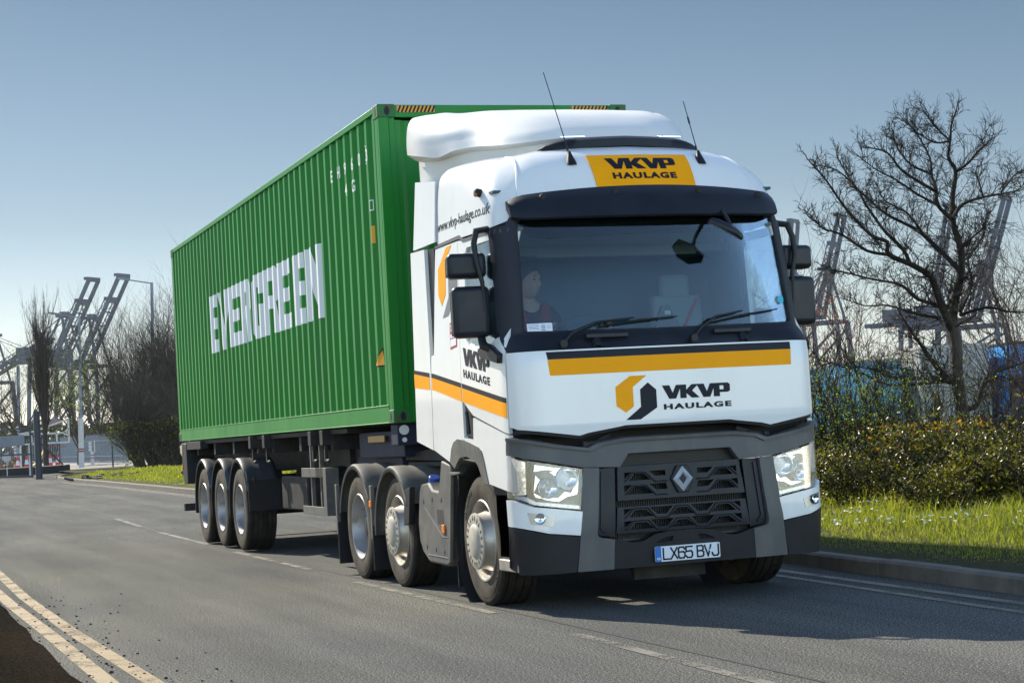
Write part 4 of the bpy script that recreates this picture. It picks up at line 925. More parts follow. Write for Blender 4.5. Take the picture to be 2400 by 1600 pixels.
fpanel('bumper_brow', [[UB2]], GREY, .03, .05, ub)
# dark gap with hinges above the bumper
mb = MB(); mb.bb(-1.12, 1.12, .30, .34, 1.15, 1.36); mb.bb(-1.0, 1.0, .12, .30, 1.13, 1.18); mb.build('engine_bay', MESH, trk)
for s in (-1, 1):
    mb = MB(); mb.tube([(s*.74, .07, 1.20), (s*.60, .07, 1.215)], .022, 10); mb.beam((s*.68, .09, 1.20), (s*.52, .12, 1.26), .03, .03); mb.tube([(s*.75, .06, 1.2), (s*.71, .06, 1.2)], .03, 10); mb.build('panel_hinge', CHASSIS, trk)
for s in (-1, 1):
    def S(p): return [(s*x, z) for x, z in p]
    # strut with foot, curving round the recess
    fpanel('bumper_strut', [[S([(-.765,1.036),(-.645,1.028),(-.665,.78),(-.69,.565),(-.685,.54),(-.665,.525),(-.56,.506),(-.572,.29),(-.845,.29),(-.815,.57),(-.785,.83)])]], GREY, .022, .05)
    rec = fpanel('bumper_recess', [[S([(-.64,1.022),(-.515,1.024),(-.545,.52),(-.66,.535),(-.682,.56)])]], COWL, -.012, .02)
    fpanel('recess_rib', [[S([(-.625,1.005),(-.60,1.0),(-.635,.60),(-.60,.56),(-.62,.55),(-.66,.58)])]], COWL, .0, .01, rec)
    # outer lower corner, with white band
    fpanel('bumper_corner', [[S([(-.853,.29),(-.822,.545),(-1.05,.575),(-1.246,.63),(-1.247,.34),(-1.20,.285)])]], BLACK, .022, .06)
    wb = fpanel('white_band', [[S([(-.792,.722),(-.818,.553),(-1.05,.583),(-1.247,.638),(-1.249,.83),(-1.13,.775)])]], WHITE, .022, .05)
    # headlamp: bowl, projector, indicator strip, daylight strip, clear cover
    HL = [(-.768,1.028),(-1.17,1.112),(-1.247,1.142),(-1.249,.842),(-1.13,.785),(-.80,.733),(-.785,.83)]
    def hlmap(off):
        def f(x, z):
            p, n = fm(x, z); return p+n*off, n
        return f
    hm = mat('headlamp_housing', (.07, .072, .08), .25, .3)
    lamp = fpanel('headlamp', [[S(HL)]], hm, -.075, .01)
    CRM = mat('lamp_chrome', (.80, .86, .94), .10, .95, bump=.12, bscale=10)
    for nm, (cx, cz), r in (('projector', (-1.015, .905), .072), ('main_beam', (-.875, .965), .078)):
        p, n = fm(s*cx, cz); q = Vector((0, -1, 0)); mb = MB(); c = p+Vector((0, .07, 0))
        mb.lathe([(.0, .018), (-.004, r*.55), (-.03, r*.95), (-.045, r*1.05), (-.04, r*1.10), (.02, r*1.1)], 28, 'y', c); mb.build(nm, CRM, lamp, sharp=60)
        mb = MB(); mb.lathe([(-.038, 0), (-.034, r*.25), (-.020, r*.42), (0, r*.46)], 20, 'y', c); mb.build('bulb_lens', mat('lamp_lens_dark', (.10, .12, .16), .03, .3, coat=1) if nm == 'projector' else LENSW, lamp)
    # chrome bezel facets around the bowls
    fpanel('bezel', [[S([(-.775,1.015),(-.80,.86),(-.86,.84),(-.80,.95)])], [S([(-.80,.85),(-.88,.838),(-.955,.80),(-1.13,.845),(-1.14,.875),(-1.08,.84),(-.95,.83),(-.9,.87)])], [S([(-.79,1.018),(-1.12,1.078),(-1.13,1.03),(-1.04,1.04),(-.95,1.05),(-.83,1.03)])], [S([(-1.12,1.0),(-1.14,.88),(-1.09,.97)])], [S([(-.93,1.04),(-1.0,1.02),(-.96,.99)])]], CRM, -.045, .02, lamp)
    fpanel('lamp_divider', [[S([(-1.15,1.10),(-1.17,1.104),(-1.155,.87),(-1.12,.835),(-.93,.80),(-.885,.83),(-.80,.832),(-.802,.815),(-.89,.812),(-.93,.782),(-1.12,.815),(-1.17,.86)])]], COWL, -.02, .03, lamp)
    fpanel('indicator', [[S([(-1.178,1.10),(-1.243,1.13),(-1.245,.86),(-1.185,.865)])]], mat('indicator_chrome', (.90, .88, .84), .15, .85, bump=.5, bscale=10), -.03, .02, lamp)
    dr = fpanel('daylight_strip', [[S([(-.805,.765),(-1.12,.812),(-1.19,.855),(-1.235,.86),(-1.236,.842),(-1.13,.79),(-.806,.742)])]], mat('drl', (.45, .52, .62), .15, .5), -.012, .02, lamp)
    fpanel('diode', [[S([(-.83-k*.045,.757+k*.0062),(-.85-k*.045,.760+k*.0062),(-.85-k*.045,.768+k*.0062),(-.83-k*.045,.765+k*.0062)])] for k in range(7)], LENSW, -.009, .004, dr)
    fpanel('lamp_cover', [[S(HL)]], glass('lamp_glass', (.98, .98, 1), .02) if 'lamp_glass' not in MATS else MATS['lamp_glass'], .008, .003, lamp)
    # fog lamp
    fg = fpanel('fog_lamp', [[S([(-1.165,.738),(-1.0,.700),(-1.015,.628),(-1.15,.652)])]], mat('fog_housing', (.30, .31, .33), .2, .8), .025, .01, None)
    p, n = fm(s*-1.095, .69); q = Matrix((n.orthogonal().normalized(), n, n.cross(n.orthogonal()).normalized())).transposed(); mb = MB()
    mb.lathe([(.012, 0), (.018, .012), (.022, .03), (.030, .036), (.026, .040)], 20, 'y'); mb.v = [tuple(q@Vector((v[0], v[1], v[2]))+p+n*.012) for v in mb.v]; mb.build('fog_lens', CHROME, fg)
# centre section under the grille with honeycomb slots
CB_ = [(-.562,.512),(-.50,.495),(-.42,.472),(-.34,.478),(-.24,.523),(-.13,.538),(.13,.538),(.24,.523),(.34,.478),(.42,.472),(.50,.495),(.562,.512),(.575,.29),(-.575,.29)]
H1 = [(-.24,.458),(-.17,.494),(-.10,.502),(-.11,.462)]; H2 = [(-x, z) for x, z in reversed(H1)]
cbp = fpanel('bumper_centre', [[CB_, H1, H2]], BLACK, .016, .05)
fpanel('honeycomb_backing', [[H1], [H2]], MESH, -.01, .01, cbp)
mb = MB()
for s in (-1, 1):
    for j in range(4):
        for i in range(9):
            x = -.245+i*.018+(j % 2)*.009; z = .452+j*.0158
            if z > .458+(x+.24)*.55+.002 or x > -.106 or z < .456: continue
            ring = [Vector((s*x+math.cos(a)*.0098, front_y(x, z)-.012, z+math.sin(a)*.0098)) for a in [k*math.pi/3+math.pi/6 for k in range(7)]]; mb.tube(ring, .0014, 4, False)
mb.build('honeycomb_mesh', COWL, cbp)
mb = MB(); mb.bb(-1.15, 1.15, .12, .30, .30, .36); mb.bb(-.5, .5, .10, .14, .50, .56); mb.build('bumper_beam', MESH, trk)
# grille
mb = MB(); mb.bb(-.56, .56, .11, .13, .48, 1.15)
for k in range(62): mb.bb(-.55+k*.018, -.545+k*.018, .095, .11, .5, 1.03)
for k in range(7): mb.bb(-.5, .5, .09, .11, 1.035+k*.014, 1.041+k*.014)
mb.build('radiator_screen', mat('radiator_fins', (.014, .014, .016), .5), trk)
GUo = [(-.500,1.028),(.475,1.028),(.510,.778),(-.515,.780)]
upper_holes = [
 [(-.452,.982),(-.452,.935),(-.392,.982)], [(-.372,.968),(-.300,.968),(-.246,.920),(-.422,.920)], [(-.258,.984),(-.128,.984),(-.128,.945),(-.212,.945)],
 [(-.458,.888),(-.458,.838),(-.396,.888)], [(-.378,.874),(-.300,.874),(-.232,.820),(-.438,.820)], [(-.262,.890),(-.128,.890),(-.118,.845),(-.208,.845)]]
uh = upper_holes+[[(-x, z) for x, z in reversed(h)] for h in upper_holes]
gup = fpanel('grille', [[GUo]+uh], COWL, .004, .035, br=[k*.1 for k in range(-6, 7)])
GLo = [(-.522,.732),(.508,.732),(.535,.540),(-.540,.542)]
lh = []
for (zt, zb, e) in ((.722, .648, 0), (.632, .560, .004)):
    up = zt-.012; md = zb+.006
    lh += [[(-.474-e, zt-.004), (-.474-e, zt-.05), (-.408, zt-.004)], [(-.388, up-.006), (-.302, up-.006), (-.244, md), (-.438, md)], [(-.272, zt-.002), (-.086, zt-.002), (-.142, zt-.056), (-.214, zt-.056)],
           [(-.054, up-.006), (.020, up-.006), (.078, md), (-.112, md)], [(.052, zt-.002), (.246, zt-.002), (.184, zt-.056), (.112, zt-.056)], [(.276, up-.006), (.366, up-.006), (.424, md), (.216, md)], [(.398, zt-.004), (.464+e, zt-.004), (.464+e, zt-.05)]]
glo = fpanel('grille', [[GLo]+lh], COWL, .004, .035, br=[k*.1 for k in range(-6, 7)])
# raised edges of the wave-shaped grille bars
def bar(parent, pts, r=.006):
    mb = MB(); P = [fm(x, z)[0]+fm(x, z)[1]*.008 for x, z in pts]
    mb.tube(P, r, 6); return mb.build('grille_bar', COWL, parent)
for z1, z2 in ((.983, .905), (.888, .808)):
    for s in (-1, 1): bar(gup, [(s*x, z) for x, z in [(-.452, z2+.012), (-.385, z1-.006), (-.290, z1-.006), (-.215, z2), (-.120, z2)]])
for z1, z2 in ((.722, .640), (.632, .556)):
    bar(glo, [(-.470, z2+.01), (-.398, z1-.005), (-.288, z1-.005), (-.224, z2), (-.132, z2), (-.065, z1-.005), (.030, z1-.005), (.098, z2), (.196, z2), (.262, z1-.005), (.378, z1-.005), (.458, z2+.01)])
# lozenge badge
mb = MB(); mb.prism([(-.095,.915),(-.045,1.012),(.045,1.012),(.095,.915),(.045,.812),(-.045,.812)], (0, .05, 0), (0, -.012, 0)); em = mb.build('badge', COWL, trk, bev=.008)
def face(m_, pts): m_.add([Vector(p) for p in pts], [tuple(range(len(pts)))])
mb = MB(); yb, yt = -.014, -.030; o = [(0,1.006),(.080,.912),(0,.818),(-.080,.912)]; mid = [(0,.966),(.052,.912),(0,.858),(-.052,.912)]; inn = [(0,.952),(.030,.912),(0,.872),(-.030,.912)]
for k in range(4):
    a, b = o[k], o[(k+1) % 4]; c, d = mid[k], mid[(k+1) % 4]; e, f_ = inn[k], inn[(k+1) % 4]
    face(mb, [(a[0], yb, a[1]), (b[0], yb, b[1]), (d[0], yt, d[1]), (c[0], yt, c[1])]); face(mb, [(c[0], yt, c[1]), (d[0], yt, d[1]), (f_[0], yb, f_[1]), (e[0], yb, e[1])])
mb.build('badge_lozenge', CHROME, em, sharp=10)
# number plate
yp = -.022
def rrect(x0, x1, z0, z1, r, n=4):
    out = []
    for cx, cz, a0 in ((x1-r, z1-r, 0), (x0+r, z1-r, 90), (x0+r, z0+r, 180), (x1-r, z0+r, 270)):
        for k in range(n+1): a = R(a0+90*k/n); out.append((cx+r*math.cos(a), cz+r*math.sin(a)))
    return out
ZP = .373
mb.prism(rrect(-.26, .26, ZP-.0555, ZP+.0555, .010), (0, .012, 0), (0, yp, 0)); pl = mb.build('number_plate', mat('plate_white', (.62, .66, .72), .4), trk)
mb = MB(); mb.prism([(-.2605, ZP-.046), (-.252, ZP-.055), (-.2145, ZP-.055), (-.2145, ZP+.055), (-.252, ZP+.055), (-.2605, ZP+.046)], (0, .002, 0), (0, yp-.0015, 0)); mb.build('plate_band', mat('plate_blue', (.0, .12, .45), .4), pl)
def PLm(off):
    return lambda x, z: (Vector((x, yp, z)), Vector((0, -1, 0)))
# UK plate capitals as strokes (cap height 79 mm, width 50 mm)
def strokes(ch):
    W, H = .050, .079; t = .007
    D = {'L': [[(0,H),(0,0),(W,0)]], 'X': [[(0,0),(W,H)],[(0,H),(W,0)]], 'V': [[(0,H),(W/2,0),(W,H)]], 'J': [[(W,H),(W,.012),(W-.010,0),(.010,0),(0,.012),(0,.022)]],
     '6': [[(W,H-.014),(W-.010,H),(.010,H),(0,H-.012),(0,.012),(.010,0),(W-.010,0),(W,.012),(W,.034),(W-.010,.045),(0,.045)]],
     '5': [[(W,H),(0,H),(0,.044),(W-.010,.048),(W,.036),(W,.012),(W-.010,0),(.010,0),(0,.012)]],
     'B': [[(0,0),(0,H),(W-.012,H),(W-.003,H-.010),(W-.003,.052),(W-.012,.042),(0,.042)],[(W-.012,.042),(W,.032),(W,.010),(W-.010,0),(0,0)]]}
    return D[ch]
x = -.197
for ch in 'LX65 BVJ':
    if ch == ' ': x += .030; continue
    mb = MB()
    for st_ in strokes(ch):
        P = [Vector((x+u, yp-.0015, ZP-.0395+v)) for u, v in st_]
        for a, b in zip(P, P[1:]): d = (b-a).normalized()*.0066; mb.beam(a-d*.8, b+d*.8, .0118, .002, (0, 1, 0)); 
    x += .0605; mb.build('plate_character', NAVY, pl, fix=True)
bm, wd = text_bm('GB', .016, .02); place_bm(bm, lambda u, v: (-.2375-wd/2+u, ZP-.040+v)); skin_build('plate_country', bm, PLm(0), PAPER, pl, .0032, .001)
mb = MB()
for xx in (-.150, .178): mb.lathe([(yp-.004, 0), (yp-.003, .006), (yp, .007)], 10, 'y', (xx, 0, ZP+.003))
build_each(mb, 'plate_screw', PAPER, pl)
# ---- wheels, guards, chassis of the tractor ----
for s in (-1, 1):
    h, ty, rm = wheel(trk, s*1.045, 1.16, .50, .315, s, 'convex')
    if s < 0:
        arc_text('UNIROYAL', .042, .405, R(-62), ty, RUBD, -.1625, -1); arc_text('UNIROYAL', .042, .405, R(118), ty, RUBD, -.1625, -1)
    wheel(trk, s*1.05, 3.60, .50, .295, s, 'convex'); h, ty, rm = wheel(trk, s*1.07, 4.95, .50, .285, s, 'dual')
    mudguard(trk, s*1.235, 3.66, .46, .62, .50, R(-92), R(62), s, DIRTY)
    mudguard(trk, s*1.235, 5.0, .46, .64, .55, R(-75), R(62), s, DIRTY)
    mb = MB(); mb.prism([(3.22, .86), (3.02, .90), (3.10, .58), (3.26, .56)], (-s*.05, 0, 0), (s*1.235, 0, 0), (0, 1, 0)); mb.build('guard_end', BLACK, trk, bev=.004)
    for yb_, z1 in ((4.36, .88), (5.72, .88)):
        mb = MB(); mb.bb(s*1.23, s*.80, yb_, yb_+.015, .11, z1); mb.build('mudflap', BLACK, trk)
        mb = MB(); mb.prism([(yb_-.015, .90), (yb_+.05, .90), (yb_+.05, .40), (yb_+.005, .40)], (-s*.035, 0, 0), (s*1.238, 0, 0), (0, 1, 0)); mb.build('guard_edge', DIRTY, trk, bev=.005)
        mb = MB()
        for k in range(26): mb.box((s*1.232, yb_+.007, .12+k*.011), (.012, .012, .005))
        mb.build('flap_bristles', MESH, trk)
mb = MB()
for s in (-1, 1): mb.bb(s*.40, s*.47, .5, 6.2, .80, 1.05)
for yy in (1.16, 3.6, 4.95): mb.tube([(-1, yy, .5), (1, yy, .5)], .06, 10)
mb.bb(-.4, .4, 4.6, 5.3, 1.05, 1.20); mb.bb(-.45, .45, .5, 2.2, .55, 1.1); mb.bb(-.75, .75, 2.3, 3.0, .45, .9)
for s in (-1, 1): mb.prism([(2.35, 1.20), (3.1, 1.24), (4.25, 1.165), (4.3, 1.12), (2.5, 1.10)], (s*.05, 0, 0), (s*.85, 0, 0), (0, 1, 0))
mb.bb(-.9, .9, 2.5, 4.2, 1.06, 1.10)
mb.build('chassis_frame', CHASSIS, trk, bev=.004)
mb = MB(); mb.bb(-.28, .30, .35, .42, .17, .30); mb.build('under_bracket', CHASSIS, trk)
# ---- cab interior ----
INT = mat('interior_blue_grey', (.030, .085, .13), .8, col2=(.018, .05, .08), vscale=1.2)
INTL = mat('interior_light', (.26, .31, .30), .7); INTD = mat('interior_dark', (.03, .035, .04), .6); SEAT = mat('seat_fabric', (.13, .165, .175), .8)
mb = MB(); mb.bb(-1.19, 1.19, .24, 1.85, 1.30, 1.33); mb.build('cab_floor', INTD, trk)
mb = MB(); mb.bb(-1.18, 1.18, 1.84, 1.86, 1.30, 3.3); mb.build('cab_rear_wall', INT, trk)
mb = MB(); mb.bb(-1.16, 1.16, .55, 1.84, 3.12, 3.14); mb.build('cab_headlining', INT, trk)
mb = MB()
for s in (-1, 1): mb.bb(s*1.165, s*1.185, 1.22, 1.84, 1.33, 3.1)
mb.build('cab_side_lining', INT, trk)
mb = MB(); mb.bb(-1.15, 1.15, 1.35, 1.82, 2.72, 2.79); mb.bb(-.55, .85, 1.34, 1.36, 2.70, 2.78); mb.bb(-1.15, 1.15, 1.40, 1.83, 2.79, 3.10); mb.build('overhead_shelf', INTL, trk, bev=.01)
mb = MB(); mb.bb(-1.1, 1.1, 1.30, 1.83, 1.75, 1.92); mb.build('bunk', INT, trk, bev=.03)
# dashboard follows the windscreen base
rows = []
for k in range(31):
    x = -1.12+2.24*k/30; yb_ = front_y(x, 2.03)+.05; rows.append([Vector((x, yb_, 2.035)), Vector((x, yb_+.14, 2.045)), Vector((x, max(yb_+.2, .52), 2.02)), Vector((x, max(yb_+.22, .56), 1.95)), Vector((x, max(yb_+.22, .60), 1.6))])
gridmesh(rows).build('dashboard', mat('dash', (.09, .10, .11), .6), trk)
mb = MB(); mb.prism([(.032, 2.05), (.248, 2.05), (.165, 2.21), (.15, 2.222), (.10, 2.222), (.088, 2.21)], (0, .03, 0), (0, .40, 0)); dm = mb.build('dash_screen', INTD, trk, bev=.004)
mb = MB(); mb.bb(.11, .16, .385, .398, 2.15, 2.18); mb.build('screen_face', INTL, dm)
mb = MB(); mb.lathe([(0, .235), (.012, .25), (0, .262), (-.012, .25), (0, .235)], 40, 'y', (0, 0, 0)); mb.lathe([(-.015, 0), (-.015, .07), (.01, .08)], 20, 'y')
for a in (20, 160, 270): mb.beam((0, 0, 0), (math.cos(R(a))*.245, 0, math.sin(R(a))*.245), .03, .02, (0, 1, 0))
q = Matrix.Rotation(R(58), 3, 'X'); mb.v = [tuple(q@Vector(v)+Vector((-.50, .70, 2.03))) for v in mb.v]; mb.build('steering_wheel', INTD, trk)
for x0, nm in ((-.78, 0), (.66, 1)):
    y0 = 1.18 if nm == 0 else 1.15
    mb = MB(); mb.box((x0, y0-.02, 1.72), (.48, .48, .14)); mb.box((x0, y0+.24, 2.06), (.44, .12, .62), Matrix.Rotation(R(-8), 3, 'X')); mb.box((x0, y0+.27, 2.44), (.26, .09, .20)); mb.bb(x0-.2, x0+.2, y0-.2, y0+.2, 1.33, 1.66)
    sto = mb.build('seat', SEAT, trk, bev=.04, seg=3)
    mb = MB(); mb.beam((x0+.16, y0+.16, 2.34), (x0-.16, y0+.12, 1.80), .05, .006) if nm else mb.beam((x0+.20, y0+.30, 2.42), (x0+.21, y0+.30, 1.95), .05, .01)
    mb.build('seat_belt', RED, sto)
mb = MB(); mb.bb(-.9, .9, .50, .54, 2.80, 2.92); mb.build('header_tray', INTD, trk, bev=.01)
# dark tinted band across the top of the windscreen
bd = [(-1.03, 2.90), (1.01, 2.90), (1.00, 2.86), (.93, 2.80), (.85, 2.775), (-.83, 2.745), (-.95, 2.765), (-1.0, 2.80), (-1.03, 2.85)]
fpanel('inner_visor', [[bd]], mat('inner_visor', (.004, .005, .005), .8, spec=.1), -.03, .006)
# ---- outside mirrors ----
def rbox(mb_name, m, parent, c, d, bev, rot=None):
    mb = MB(); mb.box(c, d, rot); return mb.build(mb_name, m, parent, bev=bev, seg=4)
for s in (-1, 1):
    rz = Matrix.Rotation(R(-12*s*-1), 3, 'Z')
    m1 = rbox('wing_mirror', COWL, trk, (s*1.365, .62, 2.235), (.285, .16, .385), .045, rz)
    mb = MB(); mb.box((s*1.365, .705, 2.235), (.25, .004, .34), rz); mb.build('mirror_glass', CHROME, m1)
    m2 = rbox('wide_mirror', COWL, trk, (s*1.37, .66, 2.585), (.295, .16, .19), .04, rz); mb = MB(); mb.box((s*1.37, .745, 2.585), (.26, .004, .15), rz); mb.build('mirror_glass', CHROME, m2)
    mb = MB(); mb.tube([(s*1.20, .60, 2.855), (s*1.30, .58, 2.84), (s*1.33, .56, 2.74), (s*1.325, .53, 2.60), (s*1.29, .53, 2.45), (s*1.28, .53, 2.22)], [.026, .027, .023, .021, .018, .013], 10); mb.build('mirror_arm', BLACK, trk, bev=.0)
    mb = MB(); mb.tube([(s*1.30, .60, 2.06), (s*1.30, .56, 1.98), (s*1.24, .45, 1.93)], [.03, .035, .03], 10); mb.prism([(.78, 1.96), (.72, 1.90), (.30, 1.83), (.29, 1.90), (.45, 1.965), (.62, 2.0)], (s*.05, 0, 0), (s*1.235, 0, 0), (0, 1, 0)); mb.build('mirror_bracket', BLACK, trk, bev=.012)
# kerb-view mirror in front of the windscreen, its pentagonal glass turned back towards the windscreen
e_ = Vector((.885, .05, -.463)).normalized(); d_ = Vector((.36, .93, .07)).normalized(); n_ = e_.cross(d_).normalized(); d_ = n_.cross(e_).normalized(); c_ = Vector((.43, -.10, 2.735))
if n_.z < 0: n_ = -n_
PN = [(-.155, -.02), (-.13, .075), (.02, .095), (.14, .055), (.155, -.01), (.06, -.10), (-.07, -.09)]
rows = []
for sc, h in ((.55, .046), (.85, .036), (.98, .016), (1.0, 0), (.97, -.012)):
    rows.append([c_+e_*p[0]*sc+d_*p[1]*sc+n_*h for p in PN+PN[:1]])
g = gridmesh(rows); g.f.append(tuple(range(7))); fmr = g.build('front_mirror', COWL, trk, sharp=50)
mb = MB(); mb.add([c_+e_*p[0]*.93+d_*p[1]*.93-n_*.0125 for p in PN], [tuple(range(7))]); mb.build('mirror_glass', mat('mirror_dim', (.10, .11, .10), .08, .8), fmr)
mb = MB(); mb.tube([c_+n_*.03+e_*.04, c_+Vector((.06, .08, .09)), (.52, .12, 2.90)], .016, 8); mb.build('mirror_arm', BLACK, fmr)
# limbs of the bare tree on the right: (points, radius at start, radius at tip)
LIMBS = [([(10.44,12.39,0.02),(10.42,12.38,0.37),(10.36,12.38,0.65),(10.32,12.39,0.89),(10.27,12.39,1.22),(10.23,12.38,1.55),(10.21,12.37,1.91),(10.22,12.35,2.23),(10.19,12.35,2.48),(10.18,12.35,2.62)],0.125,0.085),([(10.18,12.35,2.62),(10.28,12.35,2.91),(10.38,12.35,3.32),(10.42,12.39,3.69),(10.4,12.45,4.0),(10.4,12.52,4.2),(10.49,12.55,4.57),(10.56,12.59,4.95),(10.52,12.68,5.21),(10.58,12.73,5.49),(10.68,12.77,5.75),(10.8,12.81,5.96)],0.075,0.012),([(10.2,12.35,2.42),(10.02,12.31,2.72),(9.9,12.24,2.89),(9.78,12.14,3.2),(9.63,12.05,3.32),(9.31,12.01,3.46),(8.96,11.98,3.64),(8.83,11.87,3.84),(8.56,11.8,3.93),(8.23,11.74,4.24),(7.98,11.66,4.42),(7.72,11.57,4.69),(7.46,11.48,4.98)],0.07,0.01),([(9.61,12.5,3.51),(9.58,12.65,3.79),(9.43,12.87,4.11),(9.25,13.13,4.55),(9.23,13.35,4.83),(9.07,13.63,5.17),(9.02,13.89,5.27)],0.035,0.008),([(9.32,12.59,3.69),(8.86,12.55,3.77),(8.43,12.43,3.98),(8.03,12.27,4.09),(7.68,12.07,4.29)],0.03,0.008),([(10.33,12.26,3.37),(10.22,12.47,3.66),(10.05,12.75,3.99),(9.98,13.03,4.15),(9.77,13.38,4.39),(9.69,13.69,4.64),(9.56,14.03,5.02),(9.46,14.36,5.51)],0.045,0.008),([(10.23,12.25,4.19),(10.1,12.36,4.43),(10.11,12.44,4.69),(10.13,12.53,4.94),(10.17,12.61,5.2),(10.01,12.77,5.58),(9.92,12.91,5.85)],0.04,0.008),([(10.02,12.3,4.62),(9.7,12.26,4.76),(9.38,12.16,4.92),(9.05,12.04,5.15),(8.72,11.91,5.25),(8.47,11.75,5.22)],0.028,0.007),([(9.97,12.31,4.89),(9.81,12.58,5.1),(9.73,12.89,5.4),(9.84,13.16,5.69)],0.025,0.007),([(10.01,12.32,4.43),(9.76,12.48,4.6),(9.55,12.64,4.82),(9.33,12.82,5.04),(9.1,13.01,5.27)],0.025,0.007),([(10.24,12.25,4.19),(10.48,12.31,4.39),(10.89,12.36,4.5),(11.32,12.43,4.61),(11.66,12.54,4.66),(11.87,12.72,4.75)],0.035,0.007),([(10.7,12.07,4.48),(10.57,11.93,4.68),(10.38,11.75,4.83)],0.018,0.006),([(10.96,11.98,4.55),(11.23,12.06,4.79),(11.46,12.21,4.93)],0.018,0.006),([(10.3,12.19,4.89),(10.43,11.98,5.03),(10.49,11.74,5.2),(10.53,11.49,5.28),(10.45,11.27,5.37)],0.026,0.006),([(10.23,12.19,5.41),(9.89,12.02,5.57),(9.56,11.77,5.79)],0.018,0.006),([(10.25,12.19,5.38),(10.11,12.4,5.42),(10.0,12.65,5.61),(9.97,12.9,5.8)],0.018,0.006),([(10.12,12.42,1.69),(9.74,12.29,2.0),(9.44,12.07,2.24),(9.13,11.82,2.48),(8.8,11.55,2.68)],0.05,0.01),([(10.19,12.39,1.69),(9.85,12.2,1.74),(9.25,12.01,1.74),(8.68,11.76,1.8),(8.16,11.46,1.92),(7.64,11.14,1.98)],0.035,0.008),([(10.16,12.4,1.75),(9.9,12.74,1.7),(9.51,13.19,1.69),(9.27,13.62,1.93),(8.97,14.09,2.1),(8.86,14.52,2.27)],0.035,0.008),([(10.36,12.35,1.27),(10.55,12.41,1.35),(10.72,12.5,1.56),(10.92,12.59,1.75),(11.21,12.68,1.85),(11.72,12.7,1.95)],0.05,0.015),([(10.62,12.24,1.66),(10.73,11.93,1.7),(10.83,11.54,1.52)],0.02,0.008),([(10.3,12.3,2.76),(10.66,12.48,3.16),(10.85,12.81,3.6),(11.27,13.11,3.93),(11.64,13.45,4.29)],0.03,0.008),([(10.09,12.37,2.85),(9.57,12.27,2.95),(9.13,12.05,3.19),(8.54,11.85,3.28),(8.01,11.61,3.36),(7.56,11.31,3.39)],0.035,0.007),([(10.01,12.4,2.68),(9.79,12.76,2.77),(9.56,13.19,2.98),(9.42,13.64,3.02),(9.3,14.11,3.17)],0.03,0.007),([(10.29,12.31,2.71),(10.59,12.03,2.8),(10.74,11.76,2.7),(10.9,11.46,2.65)],0.03,0.01),([(10.3,12.25,3.68),(10.29,11.91,3.81),(10.25,11.48,3.93),(10.06,11.04,4.12)],0.025,0.007),([(9.83,12.4,3.95),(9.43,12.24,4.28),(8.99,12.02,4.45),(8.67,11.71,4.7)],0.022,0.006)]
# ================= trees and shrubs =================
BARK = mat('bark', (.055, .042, .030), .85, col2=(.09, .072, .05), vscale=5, thr=(.45, .8), bump=.5, bscale=25)
TWIG = mat('twigs', (.022, .017, .013), .85, spec=.2, col2=(.09, .07, .042), vscale=3.5, thr=(.5, .8))
TWIGD = mat('twigs_dark', (.035, .026, .020), .85, col2=(.08, .06, .04), vscale=1)
LEAFG = foliage('leaves_dark_green', (.02, .035, .008), (.17, .22, .02), .4)
TWIGR = mat('twigs_brown', (.06, .043, .033), .85, spec=.2, col2=(.11, .08, .058), vscale=1.5)
TWIGF = mat('twigs_far', (.05, .04, .032), .9, spec=.2, col2=(.10, .082, .06), vscale=.6)
LEAFY = foliage('leaves_spring', (.05, .09, .012), (.26, .33, .035), .5)
LEAFB = foliage('leaves_bramble', (.008, .013, .005), (.22, .20, .03), .42, .35)
LEAFR = foliage('leaves_plum', (.20, .05, .035), (.34, .12, .08), .45)
LEAFO = foliage('leaves_orange', (.30, .10, .01), (.42, .22, .02), .4)
def rnd_dir(): 
    while True:
        v = Vector((random.uniform(-1, 1), random.uniform(-1, 1), random.uniform(-1, 1)))
        if .1 < v.length < 1: return v.normalized()
def twig(mb, p, d, L, r, lev, up=.25, crook=.28, kids=4, n=3, kr=.5, sp=.8, droop=0):
    pts = [p.copy()]; k = 4 if lev > 1 else 3; q = p.copy(); dd = d.normalized()
    for i in range(k):
        dd = (dd+rnd_dir()*crook+Vector((0, 0, up-droop*i))*.35).normalized(); q = q+dd*(L/k); pts.append(q.copy())
    mb.tube(pts, [r*(1-.75*i/k) for i in range(k+1)], n, False)
    if lev <= 0: return
    for j in range(kids):
        t = random.uniform(.25, 1) if j else 1.0; i = min(k-1, int(t*k)); f = t*k-i; b = pts[i].lerp(pts[i+1], f)
        ax = (pts[i+1]-pts[i]).normalized(); s_ = rnd_dir(); s_ = (s_-ax*s_.dot(ax)).normalized()
        twig(mb, b, ax+s_*random.uniform(.5, 1)*sp, L*random.uniform(.4, .7)*1.0, r*kr*(1-.4*t)+.0012, lev-1, up, crook, kids, n, kr, sp, droop)
random.seed(21)
bt = empty('bare_tree', (10.44, 12.39, 0), 'bare dark-limbed tree with a leaning trunk behind the bramble hedge', 'tree')
mt, mc = MB(), MB(); O = Vector((10.44, 12.39, 0)); tips = []
